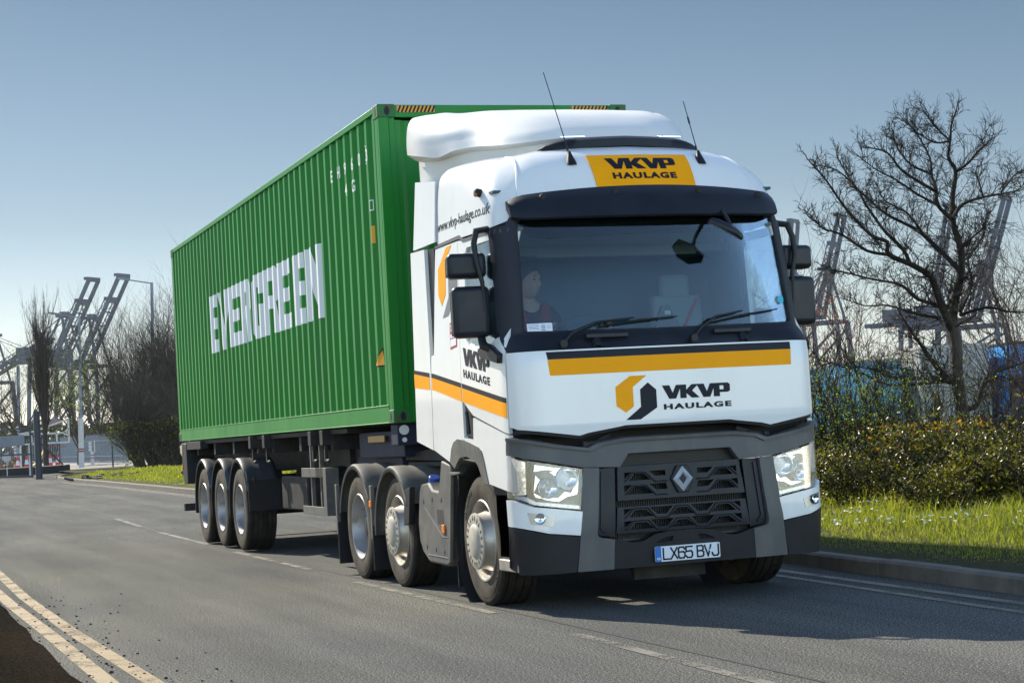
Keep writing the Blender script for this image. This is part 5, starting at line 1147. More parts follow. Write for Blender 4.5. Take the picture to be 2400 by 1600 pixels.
for li, (pts, r0, r1) in enumerate(LIMBS):
    P = [Vector(p) for p in pts]; m = len(P)
    if li: P = [P[0]]+[p+rnd_dir()*.03 for p in P[1:]]
    fine = []
    for i in range(m-1):
        for k in range(3):
            fine.append(crv(P, i+k/3) if m > 2 else P[i])
    fine.append(P[-1]); N = len(fine); rs = [r0+(r1-r0)*(i/(N-1))**.8 for i in range(N)]
    if li == 0: rs = [r*(1+.5*max(0, 1-i/5)) for i, r in enumerate(rs)]
    (mt if li == 0 else mc).tube(fine, rs, 10 if r0 > .04 else 6)
    if li == 0: continue
    for i in range(1, N):
        seg = fine[i]-fine[i-1]; L_ = seg.length; ax = seg.normalized()
        for _ in range(max(1, int(L_/.044))):
            if random.random() < .05: continue
            t = i/N; b = fine[i-1].lerp(fine[i], random.random()); s_ = rnd_dir(); s_ = (s_-ax*s_.dot(ax)).normalized()
            Lc = random.uniform(.22, .62)*(1-.62*t); twig(mc, b, ax*.8+s_*.8+Vector((0, 0, .25)), Lc, max(.0078, rs[i]*.26), 2, .22, .42, 4, 3, .66, .9)
    twig(mc, fine[-1], ax, .22, r1, 2, .3, .4, 4)
def loc_build(mb, name, m, root, **k):
    o = mb.build(name, m, root, **k); o.matrix_parent_inverse = Matrix.Translation(-root.location); return o
loc_build(mt, 'trunk', BARK, bt, sharp=None); loc_build(mc, 'crown', TWIG, bt, sharp=None, fix=False)
def leafset(fn, n, size, nar=.55, tmean=.5):
    V, F, T = [], [], []
    for _ in range(n):
        p = fn()
        if p is None: continue
        p = Vector(p); a = rnd_dir(); b = a.orthogonal().normalized(); b = (Matrix.Rotation(random.uniform(0, 6.28), 3, a)@b); c = a.cross(b); L_ = size*random.uniform(.6, 1.3); w_ = L_*nar
        i = len(V); V += [p-b*L_*.5, p+c*w_*.5+a*L_*.08, p+b*L_*.5, p-c*w_*.5+a*L_*.08]; F.append((i, i+1, i+2, i+3)); T.append(min(1, max(0, random.gauss(tmean-.08, .30)+.75*noise.noise(p*2.1))))
    return V, F, T
def shrub(name, label, cat, c, rad, h, stems, leaf, nl, lsize, tw=TWIG, lean=(0, 0), lev=2, r=.012, group=None, stretch=(1, 1), leafz=(0, 1), up=.6, kids=5, tmean=.5, shell=.35, tk=3):
    root = empty(name, c, label, cat, group); C0 = Vector(c); mb = MB(); ends = []
    for _ in range(stems):
        a = random.uniform(0, 6.28); q = random.random()**.5; b = C0+Vector((math.cos(a)*q*rad*.5*stretch[0], math.sin(a)*q*rad*.5*stretch[1], -.02))
        d = Vector((math.cos(a)*q*rad*.75/h+lean[0], math.sin(a)*q*rad*.75/h+lean[1], 1)); L_ = h*random.uniform(.55, .95)
        n0 = len(mb.v); twig(mb, b, d, L_*.75, r*random.uniform(.7, 1.3), lev, up*.5, .22, kids, tk, .6, .75); ends += [Vector(v) for v in mb.v[n0::5]]
    loc_build(mb, 'branches', tw, root, sharp=None, fix=False)
    if nl:
        z0, z1 = C0.z+h*leafz[0], C0.z+h*leafz[1]; E2 = [e for e in ends if z0 <= e.z <= z1] or ends
        def fn():
            if random.random() < shell: 
                a = random.uniform(0, 6.28); q = random.random()**.4; z = random.random()
                return C0+Vector((math.cos(a)*q*rad*stretch[0]*(1-.5*z*z), math.sin(a)*q*rad*stretch[1]*(1-.5*z*z), h*(leafz[0]+(leafz[1]-leafz[0])*z*.85)))
            return random.choice(E2)+rnd_dir()*lsize*1.2
        V, F, T = leafset(fn, nl, lsize, .6, tmean); o = tinted('foliage', V, F, T, leaf, root); o.matrix_parent_inverse = Matrix.Translation(-root.location)
    return root
SG = 'shrubs along the verge by the road'
shrub('hawthorn_bush', 'upright spring-green bush just right of the truck front', 'bush', (7.8, 11.9, .12), 1.1, 2.1, 40, LEAFY, 3900, .035, stretch=(1, 1.2), r=.010, group=SG, tmean=.45)
shrub('hawthorn_bush', 'thin twiggy bush with small green leaves between the upright green bush and the brambles', 'bush', (7.6, 10.0, .12), 1.0, 1.85, 36, LEAFY, 2200, .033, r=.011, group=SG, tmean=.35)
shrub('bramble_bush', 'low dark bramble clump with orange and yellow leaves', 'bush', (7.05, 8.5, .15), 1.0, 1.15, 60, LEAFB, 6500, .048, r=.008, group=SG, up=.3, shell=.3, tmean=.42)
shrub('bramble_bush', 'wide glossy bramble mound under the bare tree', 'bush', (6.9, 6.9, .15), 1.05, 1.0, 60, LEAFB, 9000, .046, r=.008, group=SG, up=.3, shell=.3, tmean=.36)
shrub('bramble_bush', 'bramble mound at the right edge of the photo', 'bush', (6.5, 5.1, .15), 1.05, .85, 50, LEAFB, 9000, .045, r=.008, group=SG, up=.3, shell=.3, tmean=.34)
shrub('hawthorn_bush', 'taller brown twiggy bush behind the green bushes', 'bush', (11.2, 16.5, .05), 1.4, 2.3, 16, LEAFY, 700, .04, r=.014, group=SG, tmean=.5)
shrub('thicket', 'leafless twiggy thicket standing above the brambles between the truck and the bare tree', 'bush', (8.3, 9.0, .12), 1.1, 1.9, 34, LEAFY, 500, .03, r=.009, group=SG)
shrub('thicket', 'leafless twiggy thicket right of the bare tree trunk', 'bush', (8.2, 6.3, .12), 1.0, 1.4, 26, LEAFY, 300, .03, r=.008, group=SG)
shrub('bramble_bush', 'dark ivy-covered clump at the foot of the bare tree', 'bush', (9.3, 9.6, .05), 1.0, 1.15, 40, LEAFB, 6500, .05, r=.009, group=SG, up=.3, shell=.3, tmean=.3)
shrub('bramble_bush', 'front edge of the brambles spilling on the grass under the bush right of the truck', 'bush', (6.55, 10.4, .2), .8, .75, 34, LEAFB, 3600, .045, r=.007, group=SG, up=.25, shell=.4, tmean=.38)
shrub('bramble_bush', 'low bramble sprawl on the grass in front of the orange-leaved clump', 'bush', (6.1, 8.0, .2), .85, .62, 34, LEAFB, 3800, .044, r=.007, group=SG, up=.25, shell=.4, tmean=.34)
shrub('bramble_bush', 'low bramble sprawl nearest the right edge of the photo', 'bush', (5.75, 5.6, .2), .85, .55, 34, LEAFB, 3600, .043, r=.007, group=SG, up=.25, shell=.4, tmean=.36)
V, F, T = leafset(lambda: (7.05+random.gauss(0, .42), 8.2+random.gauss(0, .4)-.35, .25+random.random()*.9), 420, .05, .6); tinted('autumn_leaves', V, F, T, LEAFO, bpy.data.objects['bramble_bush']).matrix_parent_inverse = Matrix.Translation(-Vector(bpy.data.objects['bramble_bush'].location))
shrub('plum_tree', 'small plum tree with dark red young leaves behind the far wing mirror', 'tree', (13.6, 23.2, 0), 1.7, 4.1, 26, LEAFR, 1500, .06, TWIGR, r=.03, lev=3, kids=4)
shrub('blossom_tree', 'pale brown twiggy tree seen through the cab windows', 'tree', (11.0, 24.5, 0), 1.9, 4.6, 26, LEAFR, 1600, .06, TWIGR, r=.03, lev=3, kids=4, tmean=.9)
shrub('willow_tree', 'brown drooping willow at the right edge behind the trailers', 'tree', (27.0, 33.5, 0), 3.0, 6.6, 34, None, 0, .1, TWIGR, r=.04, lev=3, kids=5, up=-.1)
# left side of the photo
shrub('dark_bush', 'tall dark bare bush beside the rear of the container', 'bush', (11.3, 92, .44), 3.2, 8.2, 120, LEAFY, 1500, .13, TWIGD, lean=(-.35, 0), r=.06, lev=3, kids=5, leafz=(.05, .45))
shrub('dark_bush', 'lower twiggy bush with bright green leaves at its foot behind the left verge', 'bush', (8.6, 84, .38), 2.2, 4.6, 80, LEAFG, 2600, .13, TWIGD, lean=(-.3, 0), r=.05, lev=3, kids=4, leafz=(.0, .55), tmean=.6)
shrub('dark_bush', 'dense bush filling in behind the trailer wheels', 'bush', (11.4, 78, .36), 2.6, 5.4, 90, LEAFG, 2000, .13, TWIGD, lean=(-.2, 0), r=.05, lev=3, kids=4, leafz=(.0, .5), tmean=.5)
def poplar(c, h, w_, label):
    root = empty('poplar_tree', c, label, 'tree'); C0 = Vector(c); mb = MB(); mt_ = MB(); mt_.tube([C0-Vector((0, 0, .1)), C0+Vector((0, 0, h*.35)), C0+Vector((.05, 0, h*.7))], [.17, .12, .05], 8)
    for k in range(110):
        t = random.random()**1.1*.72; a = random.uniform(0, 6.28); b = C0+Vector((0, 0, h*(.20+t*.9)))
        twig(mb, b, Vector((math.cos(a)*.33, math.sin(a)*.33, 1)), h*random.uniform(.16, .30)*(1.1-.4*t), .045, 3, .5, .12, 3, 3, .55, .32)
    loc_build(mt_, 'trunk', BARK, root, sharp=None); loc_build(mb, 'crown', TWIGF, root, sharp=None, fix=False)
poplar((4.25, 98.5, .45), 8.6, 1, 'narrow upright bare poplar behind the dark gate post')
def broad(name, c, h, label, tw, n=16, lf=None, nl=0):
    root = empty(name, c, label, 'tree'); C0 = Vector(c); mb = MB(); mt_ = MB(); mt_.tube([C0-Vector((0, 0, .1)), C0+Vector((.1, 0, h*.25)), C0+Vector((0, 0, h*.4))], [.22, .17, .12], 8)
    for k in range(n):
        a = random.uniform(0, 6.28); twig(mb, C0+Vector((0, 0, h*random.uniform(.15, .4))), Vector((math.cos(a)*.8, math.sin(a)*.8, .9)), h*random.uniform(.4, .62), .085, 4, .35, .22, 4, 3, .55, .8)
    loc_build(mt_, 'trunk', BARK, root, sharp=None); loc_build(mb, 'crown', tw, root, sharp=None, fix=False)
    if nl:
        V, F, T = leafset(lambda: Vector(random.choice(mb.v))+rnd_dir()*.15, nl, .14, .7, .6); o = tinted('foliage', V, F, T, lf, root); o.matrix_parent_inverse = Matrix.Translation(-root.location)
broad('spreading_tree', (5.3, 128, .6), 7.6, 'bare spreading tree at the left edge behind the gate', TWIGF, 14)
broad('spreading_tree', (9.6, 131, .65), 7.4, 'hazy greenish tree just right of the poplar', TWIGF, 13, LEAFY, 1500)
broad('spreading_tree', (13.5, 150, .8), 7.0, 'distant twiggy tree between the tall lamp post and the dark bushes', TWIGF, 10, LEAFY, 600)
broad('spreading_tree', (2.5, 133, .6), 6.5, 'bare tree mostly cut by the left edge of the photo', TWIGF, 10)
# far woodland reading as one mass
random.seed(4); V, F, T = [], [], []
def wood(x0, x1, y, n, h, s):
    def fn():
        x = random.uniform(x0, x1); return (x, y+random.uniform(-12, 12), ground_z(x, y)+random.random()**.7*h*(.75+.5*noise.noise(Vector((x*.06, 0, y)))))
    v, f, t = leafset(fn, n, s, .7, .3); i = len(V); V.extend(v); F.extend([tuple(k+i for k in q) for q in f]); T.extend(t)
wood(4, 30, 176, 7000, 3.6, .45); wood(-160, 4, 190, 6000, 6, 1.1); wood(5, 60, 215, 9000, 5.5, .8); wood(55, 230, 330, 12000, 7, 1.4)
tag(tinted('far_woodland', V, F, T, foliage('far_foliage', (.035, .038, .022), (.085, .075, .045), .2)), kind='stuff')
# ================= port and street furniture =================
CRN = mat('crane_steel', (.030, .050, .085), .7, var=.2, vscale=.08); CRNL = mat('crane_light_steel', (.22, .25, .29), .7)
def beamer(m): return lambda p, q, a=1, b=None: m.beam(p, q, a*.82, (b or a)*.82)
def crane(c, rz, tipx, tipz, hz, label, half=4.2, hinge=0.0, down=False):
    root = empty('quay_crane', c, label, 'crane', 'ship-to-shore cranes at the port', rz); root['category'] = 'crane'
    m = MB(); B = beamer(m)
    # portal legs and sills, local x runs along the boom
    for v in (-9, 9):
        for u in (-16, 12): B((u, v, 0), (u*.9, v*.75, hz-3), 2.2, 2.2)
        B((-16, v, 16), (12, v, 16), 1.8, 2.2); B((-14.5, v*.76, hz-3), (11, v*.76, hz-3), 1.8, 2.0); B((-16, v, 16), (10.5, v*.78, hz-6), 1.1); B((-16, v, 2), (12, v, 2), 2.0)
    for u in (-16, 12): B((u, -9, 16), (u, 9, 16), 1.8); B((u*.9, -7, hz-3), (u*.9, 7, hz-3), 1.8); B((u, -9, 2), (u, 9, 2), 1.8)
    m.build('portal', CRN, root, sharp=None)
    m = MB(); B = beamer(m)
    for v in (-half, half): B((-34, v, hz), (hinge+1, v, hz), 1.6, 2.6)
    for u in range(-34, 1, 8): B((u, -half, hz), (u, half, hz), 1.0)
    m.box((-18, 0, hz+4.5), (13, 9, 6)); m.build('girder', CRN, root, sharp=None)
    m = MB(); B = beamer(m); ap = hz+22
    for v in (-half, half):
        B((10, v*1.4, hz-2), (5, v*.7, ap), 1.3); B((-8, v*1.4, hz), (4, v*.7, ap), 1.1); B((4.5, v*.7, ap), (-30, v, hz+1), .5)
    m.box((4.5, 0, ap+.6), (6, 8, 1.6)); m.box((4.5, 0, ap+2.2), (3, 5, 1)); m.build('apex_frame', CRN, root, sharp=None)
    m = MB(); B = beamer(m); a0 = Vector((hinge, 0, hz)); a1 = Vector((tipx, 0, tipz)); n = 12
    up = Vector((-(tipz-hz), 0, tipx-hinge)).normalized()
    for v in (-half, half):
        B(a0+Vector((0, v, 0)), a1+Vector((0, v, 0)), 1.5, 2.3); o = up*2.6
        B(a0+Vector((0, v, 0))+o, a0.lerp(a1, .72)+Vector((0, v, 0))+o, .5)
        for k in range(10): B(a0.lerp(a1, k*.072)+Vector((0, v, 0)), a0.lerp(a1, (k+.5)*.072)+Vector((0, v, 0))+o, .4); B(a0.lerp(a1, (k+.5)*.072)+Vector((0, v, 0))+o, a0.lerp(a1, (k+1)*.072)+Vector((0, v, 0)), .4)
    for k in (.08, .25, .42, .58, .70, .99): p = a0.lerp(a1, k); B(p-Vector((0, half+.5, 0)), p+Vector((0, half+.5, 0)), 1.5 if k in (.70, .99) else .9)
    q = a0.lerp(a1, .72)+up*1.5; m.box(q, (1.8, 2*half+2.5, 1.8)); q = a1+up*1.2; m.box(q, (2.4, 2*half+3, 1.5))
    m.build('boom', CRN, root, sharp=None)
    m = MB()
    for v in (-half, half): m.tube([(4.5, v*.7, ap), a0.lerp(a1, .72)+Vector((0, v, 0))], .16, 4, False); m.tube([(4.5, v*.7, ap), a0.lerp(a1, .42)+Vector((0, v, 0))], .16, 4, False)
    m.build('stay', CRN, root, sharp=None); return root
for (x, y, rz, tx, tz, hz, lab) in (
    (95, 1009, -42, 24, 92, 52, 'left-hand blue-grey port crane with its boom raised, further from the container'),
    (108.5, 1005, -42, 26, 93, 50, 'blue-grey port crane with raised boom just left of the container'),
    (458, 878, -50, 7, 102, 50, 'port crane whose small raised boom tip shows just right of the far wing mirror'),
    (428, 788, -50, 14, 93, 46, 'port crane with raised boom behind the left branches of the bare tree'),
    (505, 814, -50, 13, 100, 43, 'port crane behind the middle of the bare tree crown'),
    (442, 678, -50, 17, 86, 36, 'tallest-looking port crane, behind the right side of the bare tree'),
    (60, 1040, -42, 40, 62, 45, 'port crane with a lowered boom, partly hidden by the poplar')):
    crane((x, y, 1), R(rz), tx, tz, hz, lab)
for x, y, w_, h_, col, lab in ((150, 760, 60, 14, (.10, .11, .13), 'low dark stack of containers on the horizon, left of the truck'), (70, 640, 30, 11, (.16, .09, .08), 'rusty red stack of containers on the horizon behind the gate'),
                        (118, 600, 26, 13, (.13, .14, .16), 'pale grey stack of containers on the horizon behind the lamp post')):
    r_ = empty('container_stack', (x, y, 1), lab, 'container stack'); m = MB()
    for j in range(5):
        for i in range(int(w_/6.3)): 
            if random.random() < .86-.12*j: m.box((i*6.4-w_/2, random.uniform(-.3, .3), j*2.65+1.3), (6.1, 12, 2.55))
    m.build('containers', mat('stack_%d' % int(x), col, .7, var=.5, vscale=.12, detail=0), r_, sharp=None)['kind'] = 'stuff'
# ---- parked trailers in the yard on the right ----
LB = mat('curtain_light_blue', (.14, .52, .78), .5, var=.12, vscale=.5); GW = mat('trailer_grey_white', (.36, .37, .34), .5, var=.1); BL = mat('curtain_blue', (.04, .30, .75), .5, var=.15); NV = mat('curtain_navy', (.010, .014, .05), .5); RT = mat('conspicuity_red', (.5, .05, .02), .5); YT = mat('strip_yellow', (.6, .42, .08), .5)
def trailer(p0, p1, z0, z1, ln, m_, lab, low=None, marks=True, gap=.0):
    """rear face from p0 to p1 (x,y), body goes back from the viewer"""
    p0, p1 = Vector((*p0, 0)), Vector((*p1, 0)); c = (p0+p1)/2; ax = (p1-p0).normalized(); nb = Vector((-ax.y, ax.x, 0)); W = (p1-p0).length
    root = empty('parked_trailer', c, lab, 'trailer', 'trailers parked in the yard'); root.rotation_euler = (0, 0, math.atan2(ax.y, ax.x))
    m = MB(); m.bb(-W/2, W/2, 0, ln, z0, z1); m.build('body', m_, root, bev=.03)
    m = MB(); m.bb(-W/2-.03, W/2+.03, -.03, ln+.02, z1, z1+.10); [m.bb(s*(W/2+.01)-.04, s*(W/2+.01)+.04, -.025, .05, z0, z1) for s in (-1, 1)]; m.bb(-W/2, W/2, -.02, .05, z0-.14, z0); m.build('frame', GW if low is None else CHASSIS, root)
    if low is not None:
        m = MB(); m.bb(-W/2+.04, W/2-.04, -.02, -.01, z0+.02, low); m.build('lower_panel', NV, root); m = MB(); m.bb(-W/2+.04, W/2-.04, -.028, -.018, (z0+low)/2+.05, (z0+low)/2+.17); m.build('stripe', YT, root)
    if marks:
        for s in (-1, 1): m = MB(); m.bb(s*(W/2-.12), s*(W/2-.75), -.02, -.008, z0+.02, z0+.22); m.build('marker_board', RT, root); m = MB(); m.bb(s*(W/2-.28), s*(W/2-.60), -.026, -.018, z0+.06, z0+.18); m.build('board_stripe', YT, root)
    m = MB(); [m.lathe([(-.15, .1), (-.15, .42), (-.12, .5), (.12, .5), (.15, .42), (.15, .1)], 20, 'x', (s*(W/2-.2), q, .5)) for s in (-1, 1) for q in (1.2, 2.6, 3.9)]; build_each(m, 'wheel', RUBBER, root)
    m = MB(); m.bb(-.5, .5, .3, ln-.3, .8, z0-.1); m.bb(-W/2+.1, W/2-.1, .1, .2, .45, .6); m.build('chassis', CHASSIS, root)
    m = MB(); m.bb(-.25, -.2, -.03, -.0, z0, z1); m.bb(.2, .25, -.03, 0, z0, z1); build_each(m, 'door_bar', CRNL, root); return root
trailer((32.6, 50.2), (35.0, 49.4), .62, 3.55, 10, GW, 'grey-white box trailer with red and yellow boards, behind the tree trunk')
trailer((35.15, 48.2), (37.6, 47.4), 2.35-1.73, 3.5, 10, BL, 'trailer with bright blue upper curtain and dark lower panel', low=2.35, marks=False)
trailer((36.2, 45.2), (38.7, 44.4), .62, 3.5, 10, NV, 'dark navy trailer with red edges at the right edge of the photo', low=None)
trailer((30.6, 53.2), (33.0, 52.4), .75, 3.2, 10, LB, 'light blue trailer immediately left of the grey-white box trailer')
r_ = trailer((22.5, 55.0), (30.4, 53.6), .75, 3.0, 2.5, LB, 'long light blue curtain-sided trailer parked side-on behind the green bushes', marks=False)
ribbon('yard_kerb', dens([(20, 41), (27, 37.4), (36, 32.5)], 2), .35, KERBM, .09); ribbon('yard_kerb', dens([(18, 37), (25, 33.2), (34, 28.4)], 2), .16, KERBM, .05)
# chain-link fence behind the brambles
POST = mat('concrete_post', (.15, .14, .115), .85, var=.25, vscale=9, bump=.3)
fc = empty('chain_link_fence', (9.6, 10.5, 0), 'rusty chain-link fence on concrete posts behind the brambles', 'fence'); fpts = [(12.9, 17.5), (11.3, 14.0), (9.62, 10.5), (8.0, 7.1), (6.4, 3.7)]
for p in fpts:
    m = MB(); m.prism([(-.055, -.06), (.055, -.06), (.055, 1.06), (.03, 1.11), (-.03, 1.11), (-.055, 1.06)], (0, .11, 0), (p[0], p[1], 0)); loc_build(m, 'post', POST, fc, bev=.008)
m = MB()
for a, b in zip(fpts, fpts[1:]):
    A, B_ = Vector((*a, 0)), Vector((*b, 0)); L_ = (B_-A).length; ax = (B_-A)/L_
    for z in (.15, .5, .88): m.tube([A+Vector((0, 0, z)), B_+Vector((0, 0, z))], .003, 3, False)
    u = -.8
    while u < L_:
        for s in (1, -1):
            q0, q1 = u, u+.75
            t0, t1 = max(0, q0), min(L_, q1)
            if t1 <= t0: continue
            z0_, z1_ = .12+.75*(t0-q0)/.75, .12+.75*(t1-q0)/.75
            if s < 0: z0_, z1_ = .99-z0_, .99-z1_
            m.tube([A+ax*t0+Vector((0, 0, z0_)), A+ax*t1+Vector((0, 0, z1_))], .0019, 3, False)
        u += .07
loc_build(m, 'wire_mesh', mat('rusty_wire', (.10, .085, .065), .7), fc, sharp=None, fix=False)
m = MB(); m.tube([(10.53, 13.4, 0), (10.5, 13.38, .8), (10.40, 13.34, 1.56)], .028, 8); tag(m.build('marker_pole', mat('pole_yellow', (.42, .30, .03), .6)), 'thin leaning yellow pole in the shrubs left of the tree trunk', 'pole')
# ---- gateway on the left ----
GP = mat('gate_paint_dark', (.028, .032, .045), .5, var=.2); LP_ = mat('galvanised', (.20, .23, .27), .5, .3, var=.15); WP = mat('post_white', (.50, .49, .46), .6, var=.12, vscale=4); RB = mat('band_red', (.25, .05, .06), .6)
g0 = ground_z(2.1, 78.5)
m = MB(); m.bb(1.96, 1.99, 78.3, 78.6, g0, g0+3.2); m.bb(1.99, 2.21, 78.43, 78.47, g0, g0+3.2); m.bb(2.21, 2.25, 78.3, 78.6, g0, g0+3.2); m.bb(1.90, 2.31, 78.2, 78.7, g0, g0+.03)
tag(m.build('gate_post', GP, bev=.01), 'thick dark steel gate post at the edge of the road, left side', 'post')
gr = empty('gate', (.5, 84, g0), 'dark tubular steel gate frame with a grey sign board on it', 'gate'); B0, B1 = Vector((-2.5, 95.5, 0)), Vector((2.2, 83.2, 0))
def gp(t, z): p = B0.lerp(B1, t); return Vector((p.x, p.y, ground_z(p.x, p.y)+z))
m = MB()
for z, w_ in ((.08, .10), (1.18, .08), (2.45, .08)): m.beam(gp(0, z), gp(1, z), w_, w_)
for t in (0, .33, .62, .995): m.beam(gp(t, .05), gp(t, 2.5), .09, .09)
loc_build(m, 'frame', GP, gr)
a, b = gp(.645, 1.62), gp(.955, 1.62); ax = (b-a).normalized(); nn = Vector((ax.y, -ax.x, 0))
m = MB(); m.prism([(0, 0), ((b-a).length, 0), ((b-a).length, .52), (0, .52)], nn*.04, a+nn*.06, ax, (0, 0, 1)); sb = loc_build(m, 'sign_board', LP_, gr)
m = MB(); [m.prism([(.06, .05+.06*k), ((b-a).length-.06, .05+.06*k), ((b-a).length-.06, .065+.06*k), (.06, .065+.06*k)], nn*.004, a+nn*.101, ax, (0, 0, 1)) for k in range(8)]; m.build('board_rib', CRNL, sb)
m = MB(); m.beam((2.6, 90.0, ground_z(2.6, 90)+2.45), (5.5, 98.5, ground_z(5.5, 98.5)+.05), .07, .07); tag(m.build('brace', GP), 'dark diagonal steel brace sloping down right of the gate post', 'brace')
m = MB(); m.prism([(0, 0), (0, .42), (.15, .46), (.5, .46), (.55, 0)], Vector((7.7, 5.4, 0)), (-2.4, 90.4, ground_z(1, 92)), (0, 1, 0)); tag(m.build('plinth', mat('plinth_dark', (.03, .03, .033), .7)), 'low dark concrete plinth across the gateway', 'plinth')
def bollard(x, y, h, r, lab, bands=(), m_=WP, top=True):
    z = ground_z(x, y); mb = MB(); mb.lathe([(0, r), (h-.04, r), (h-.01, r*.8), (h, 0)], 20, 'z', (0, 0, 0)); root = empty('bollard', (x, y, z), lab, 'bollard'); mb.build('post', m_, root)
    for q in bands: mb = MB(); mb.lathe([(q, r+.004), (q+.07, r+.004)], 20, 'z'); mb.build('band', RB, root)
bollard(2.28, 85.0, 1.62, .085, 'plain cream bollard directly left of the dark gate post')
bollard(6.28, 139.9, 1.75, .16, 'stout white bollard with dark red bands behind the gate', (.55, .75, 1.3, 1.5))
bollard(5.75, 141.5, 1.95, .11, 'thin white bollard with red bands near the left-hand cone', (1.5, 1.25))
bollard(9.31, 120.2, .98, .12, 'short white bollard with two red bands right of the tall lamp post', (.5, .68))
m = MB(); m.lathe([(-.02, 0), (-.02, .24), (.02, .24), (.02, 0)], 20, 'y', (2.55-.9, 92.5, ground_z(2, 92)+1.02)); m.beam((1.65, 92.55, ground_z(2, 92)), (1.65, 92.55, ground_z(2, 92)+1.1), .05); tag(m.build('round_sign', WP), 'small pale round sign on a stake behind the gate', 'sign')
m = MB(); z = ground_z(9.45, 120.1); m.beam((9.48, 120.1, z+.9), (9.48, 120.1, z+1.75), .06); [m.lathe([(-.02, 0), (-.02, .12), (.02, .12), (.02, 0)], 14, 'y', (9.18, 120.1, z+1.1+k*.22)) for k in range(3)]; m.beam((9.2, 120.13, z+.9), (9.2, 120.13, z+1.7), .04); tag(m.build('marker_sign', WP), 'stacked small round markers on a pole above the banded bollard', 'sign')
# lamp posts
def lamp_post(x, y, h, lab, arm=None, base=None, rb=.10, rt=.06, band=()):
    z = ground_z(x, y); root = empty('lamp_post', (x, y, z-.05), lab, 'lamp post', 'street lamp posts'); mb = MB()
    mb.tube([(0, 0, 0), (0, 0, h*.3), (0, 0, h)], [rb, rb*.9, rt], 12); mb.build('column', LP_, root)
    if base: mb = MB(); mb.tube([(0, 0, 0), (0, 0, base)], rb*1.6, 14); mb.build('base', WP, root)
    for q in band: mb = MB(); mb.lathe([(q, rb*1.63), (q+.1, rb*1.63)], 16, 'z'); mb.build('band', RB, root)
    if arm:
        mb = MB(); mb.tube([(0, 0, h-.05), (arm[0]*.9, 0, h+arm[1]*.9)], .04, 8); mb.build('arm', LP_, root)
        mb = MB(); mb.box((arm[0], 0, h+arm[1]+.02), (.75, .25, .12), Matrix.Rotation(math.atan2(-arm[1], -arm[0])*-1 if arm[0] > 0 else -math.atan2(arm[1], -arm[0])*-1, 3, 'Y')); mb.build('lamp_head', LP_, root, bev=.03)
    root.rotation_euler = (0, R(1.8), 0); return root
lamp_post(7.89, 114.1, 9.95, 'tall lamp post with a thick pale base and an arm pointing left', (-1.65, .22), 3.25, .11, .07, (1.05, 1.2))
lamp_post(12.5, 112.9, 12.0, 'tall lamp post rising behind the dark bushes next to the container', (-1.8, .20), None, .12, .10)
lamp_post(6.46, 147.4, 8.3, 'plain grey lamp column without an arm at the far left', None, None, .16, .13)
m = MB(); z = ground_z(8.53, 102.7); m.tube([(8.53, 102.7, z), (8.53, 102.7, z+1.35)], .05, 8); tag(m.build('short_post', GP), 'short dark post at the left edge of the green bushes', 'post')
# height barrier frame
hb = empty('height_barrier', (6, 118, .6), 'white tubular height-restriction frame behind the gate post', 'barrier'); m = MB()
def hp(px_, z): return Vector((4.2+(px_-62)/37.5*1.0, 116, .58+z))
for (a, za), (b, zb) in (((62, 1.72), (181, 1.72)), ((62, 2.35), (176, 2.35)), ((62, 2.42), (98, 2.55)), ((98, 2.55), (181, 3.25)), ((181, 1.72), (181, 3.28)), ((62, 0), (62, 2.42)), ((120, 1.72), (120, 2.35)), ((151, 1.72), (151, 2.35)), ((90, 1.72), (90, 2.35)), ((170, 2.35), (181, 2.6)), ((170, 2.35), (181, 2.1))): m.beam(hp(a, za), hp(b, zb), .10, .10, (0, 1, 0))
loc_build(m, 'frame', WP, hb); m = MB(); m.beam(hp(95, 1.45), hp(172, 1.45), .05, .05, (0, 1, 0)); loc_build(m, 'hanging_rail', RB, hb)
# traffic cones
CO = mat('cone_red', (.62, .03, .03), .5); CW_ = mat('cone_white', (.62, .62, .66), .5)
def cone_proto():
    root = empty('traffic_cone', (0, 0, 0), 'x', 'cone', 'traffic cones in the gateway'); mb = MB()
    mb.box((0, 0, .03), (.52, .52, .06)); mb.lathe([(.06, .21), (.34, .155)], 20, 'z'); mb.build('base', CO, root, bev=.01)
    mb = MB(); mb.lathe([(.34, .155), (.66, .095)], 20, 'z'); mb.build('reflective_sleeve', CW_, root); mb = MB(); mb.lathe([(.66, .095), (.92, .04), (.93, 0)], 20, 'z'); mb.build('cone_tip', CO, root); return root
cp = cone_proto()
for k, (x, y, lab) in enumerate(((4.34, 120.6, 'single cone left of the gate post'), (5.3, 125.3, 'cone half hidden by the cream bollard'), (6.9, 126.4, 'left cone of the close group right of the gate post'), (7.22, 128.5, 'middle cone of the close group right of the gate post'), (7.52, 126.1, 'right-hand cone of the close group right of the gate post'))):
    o = cp if k == 0 else copy_tree(cp); o.location = (x, y, ground_z(x, y)-.03); o['label'] = 'red and white traffic cone, '+lab; o['category'] = 'cone'
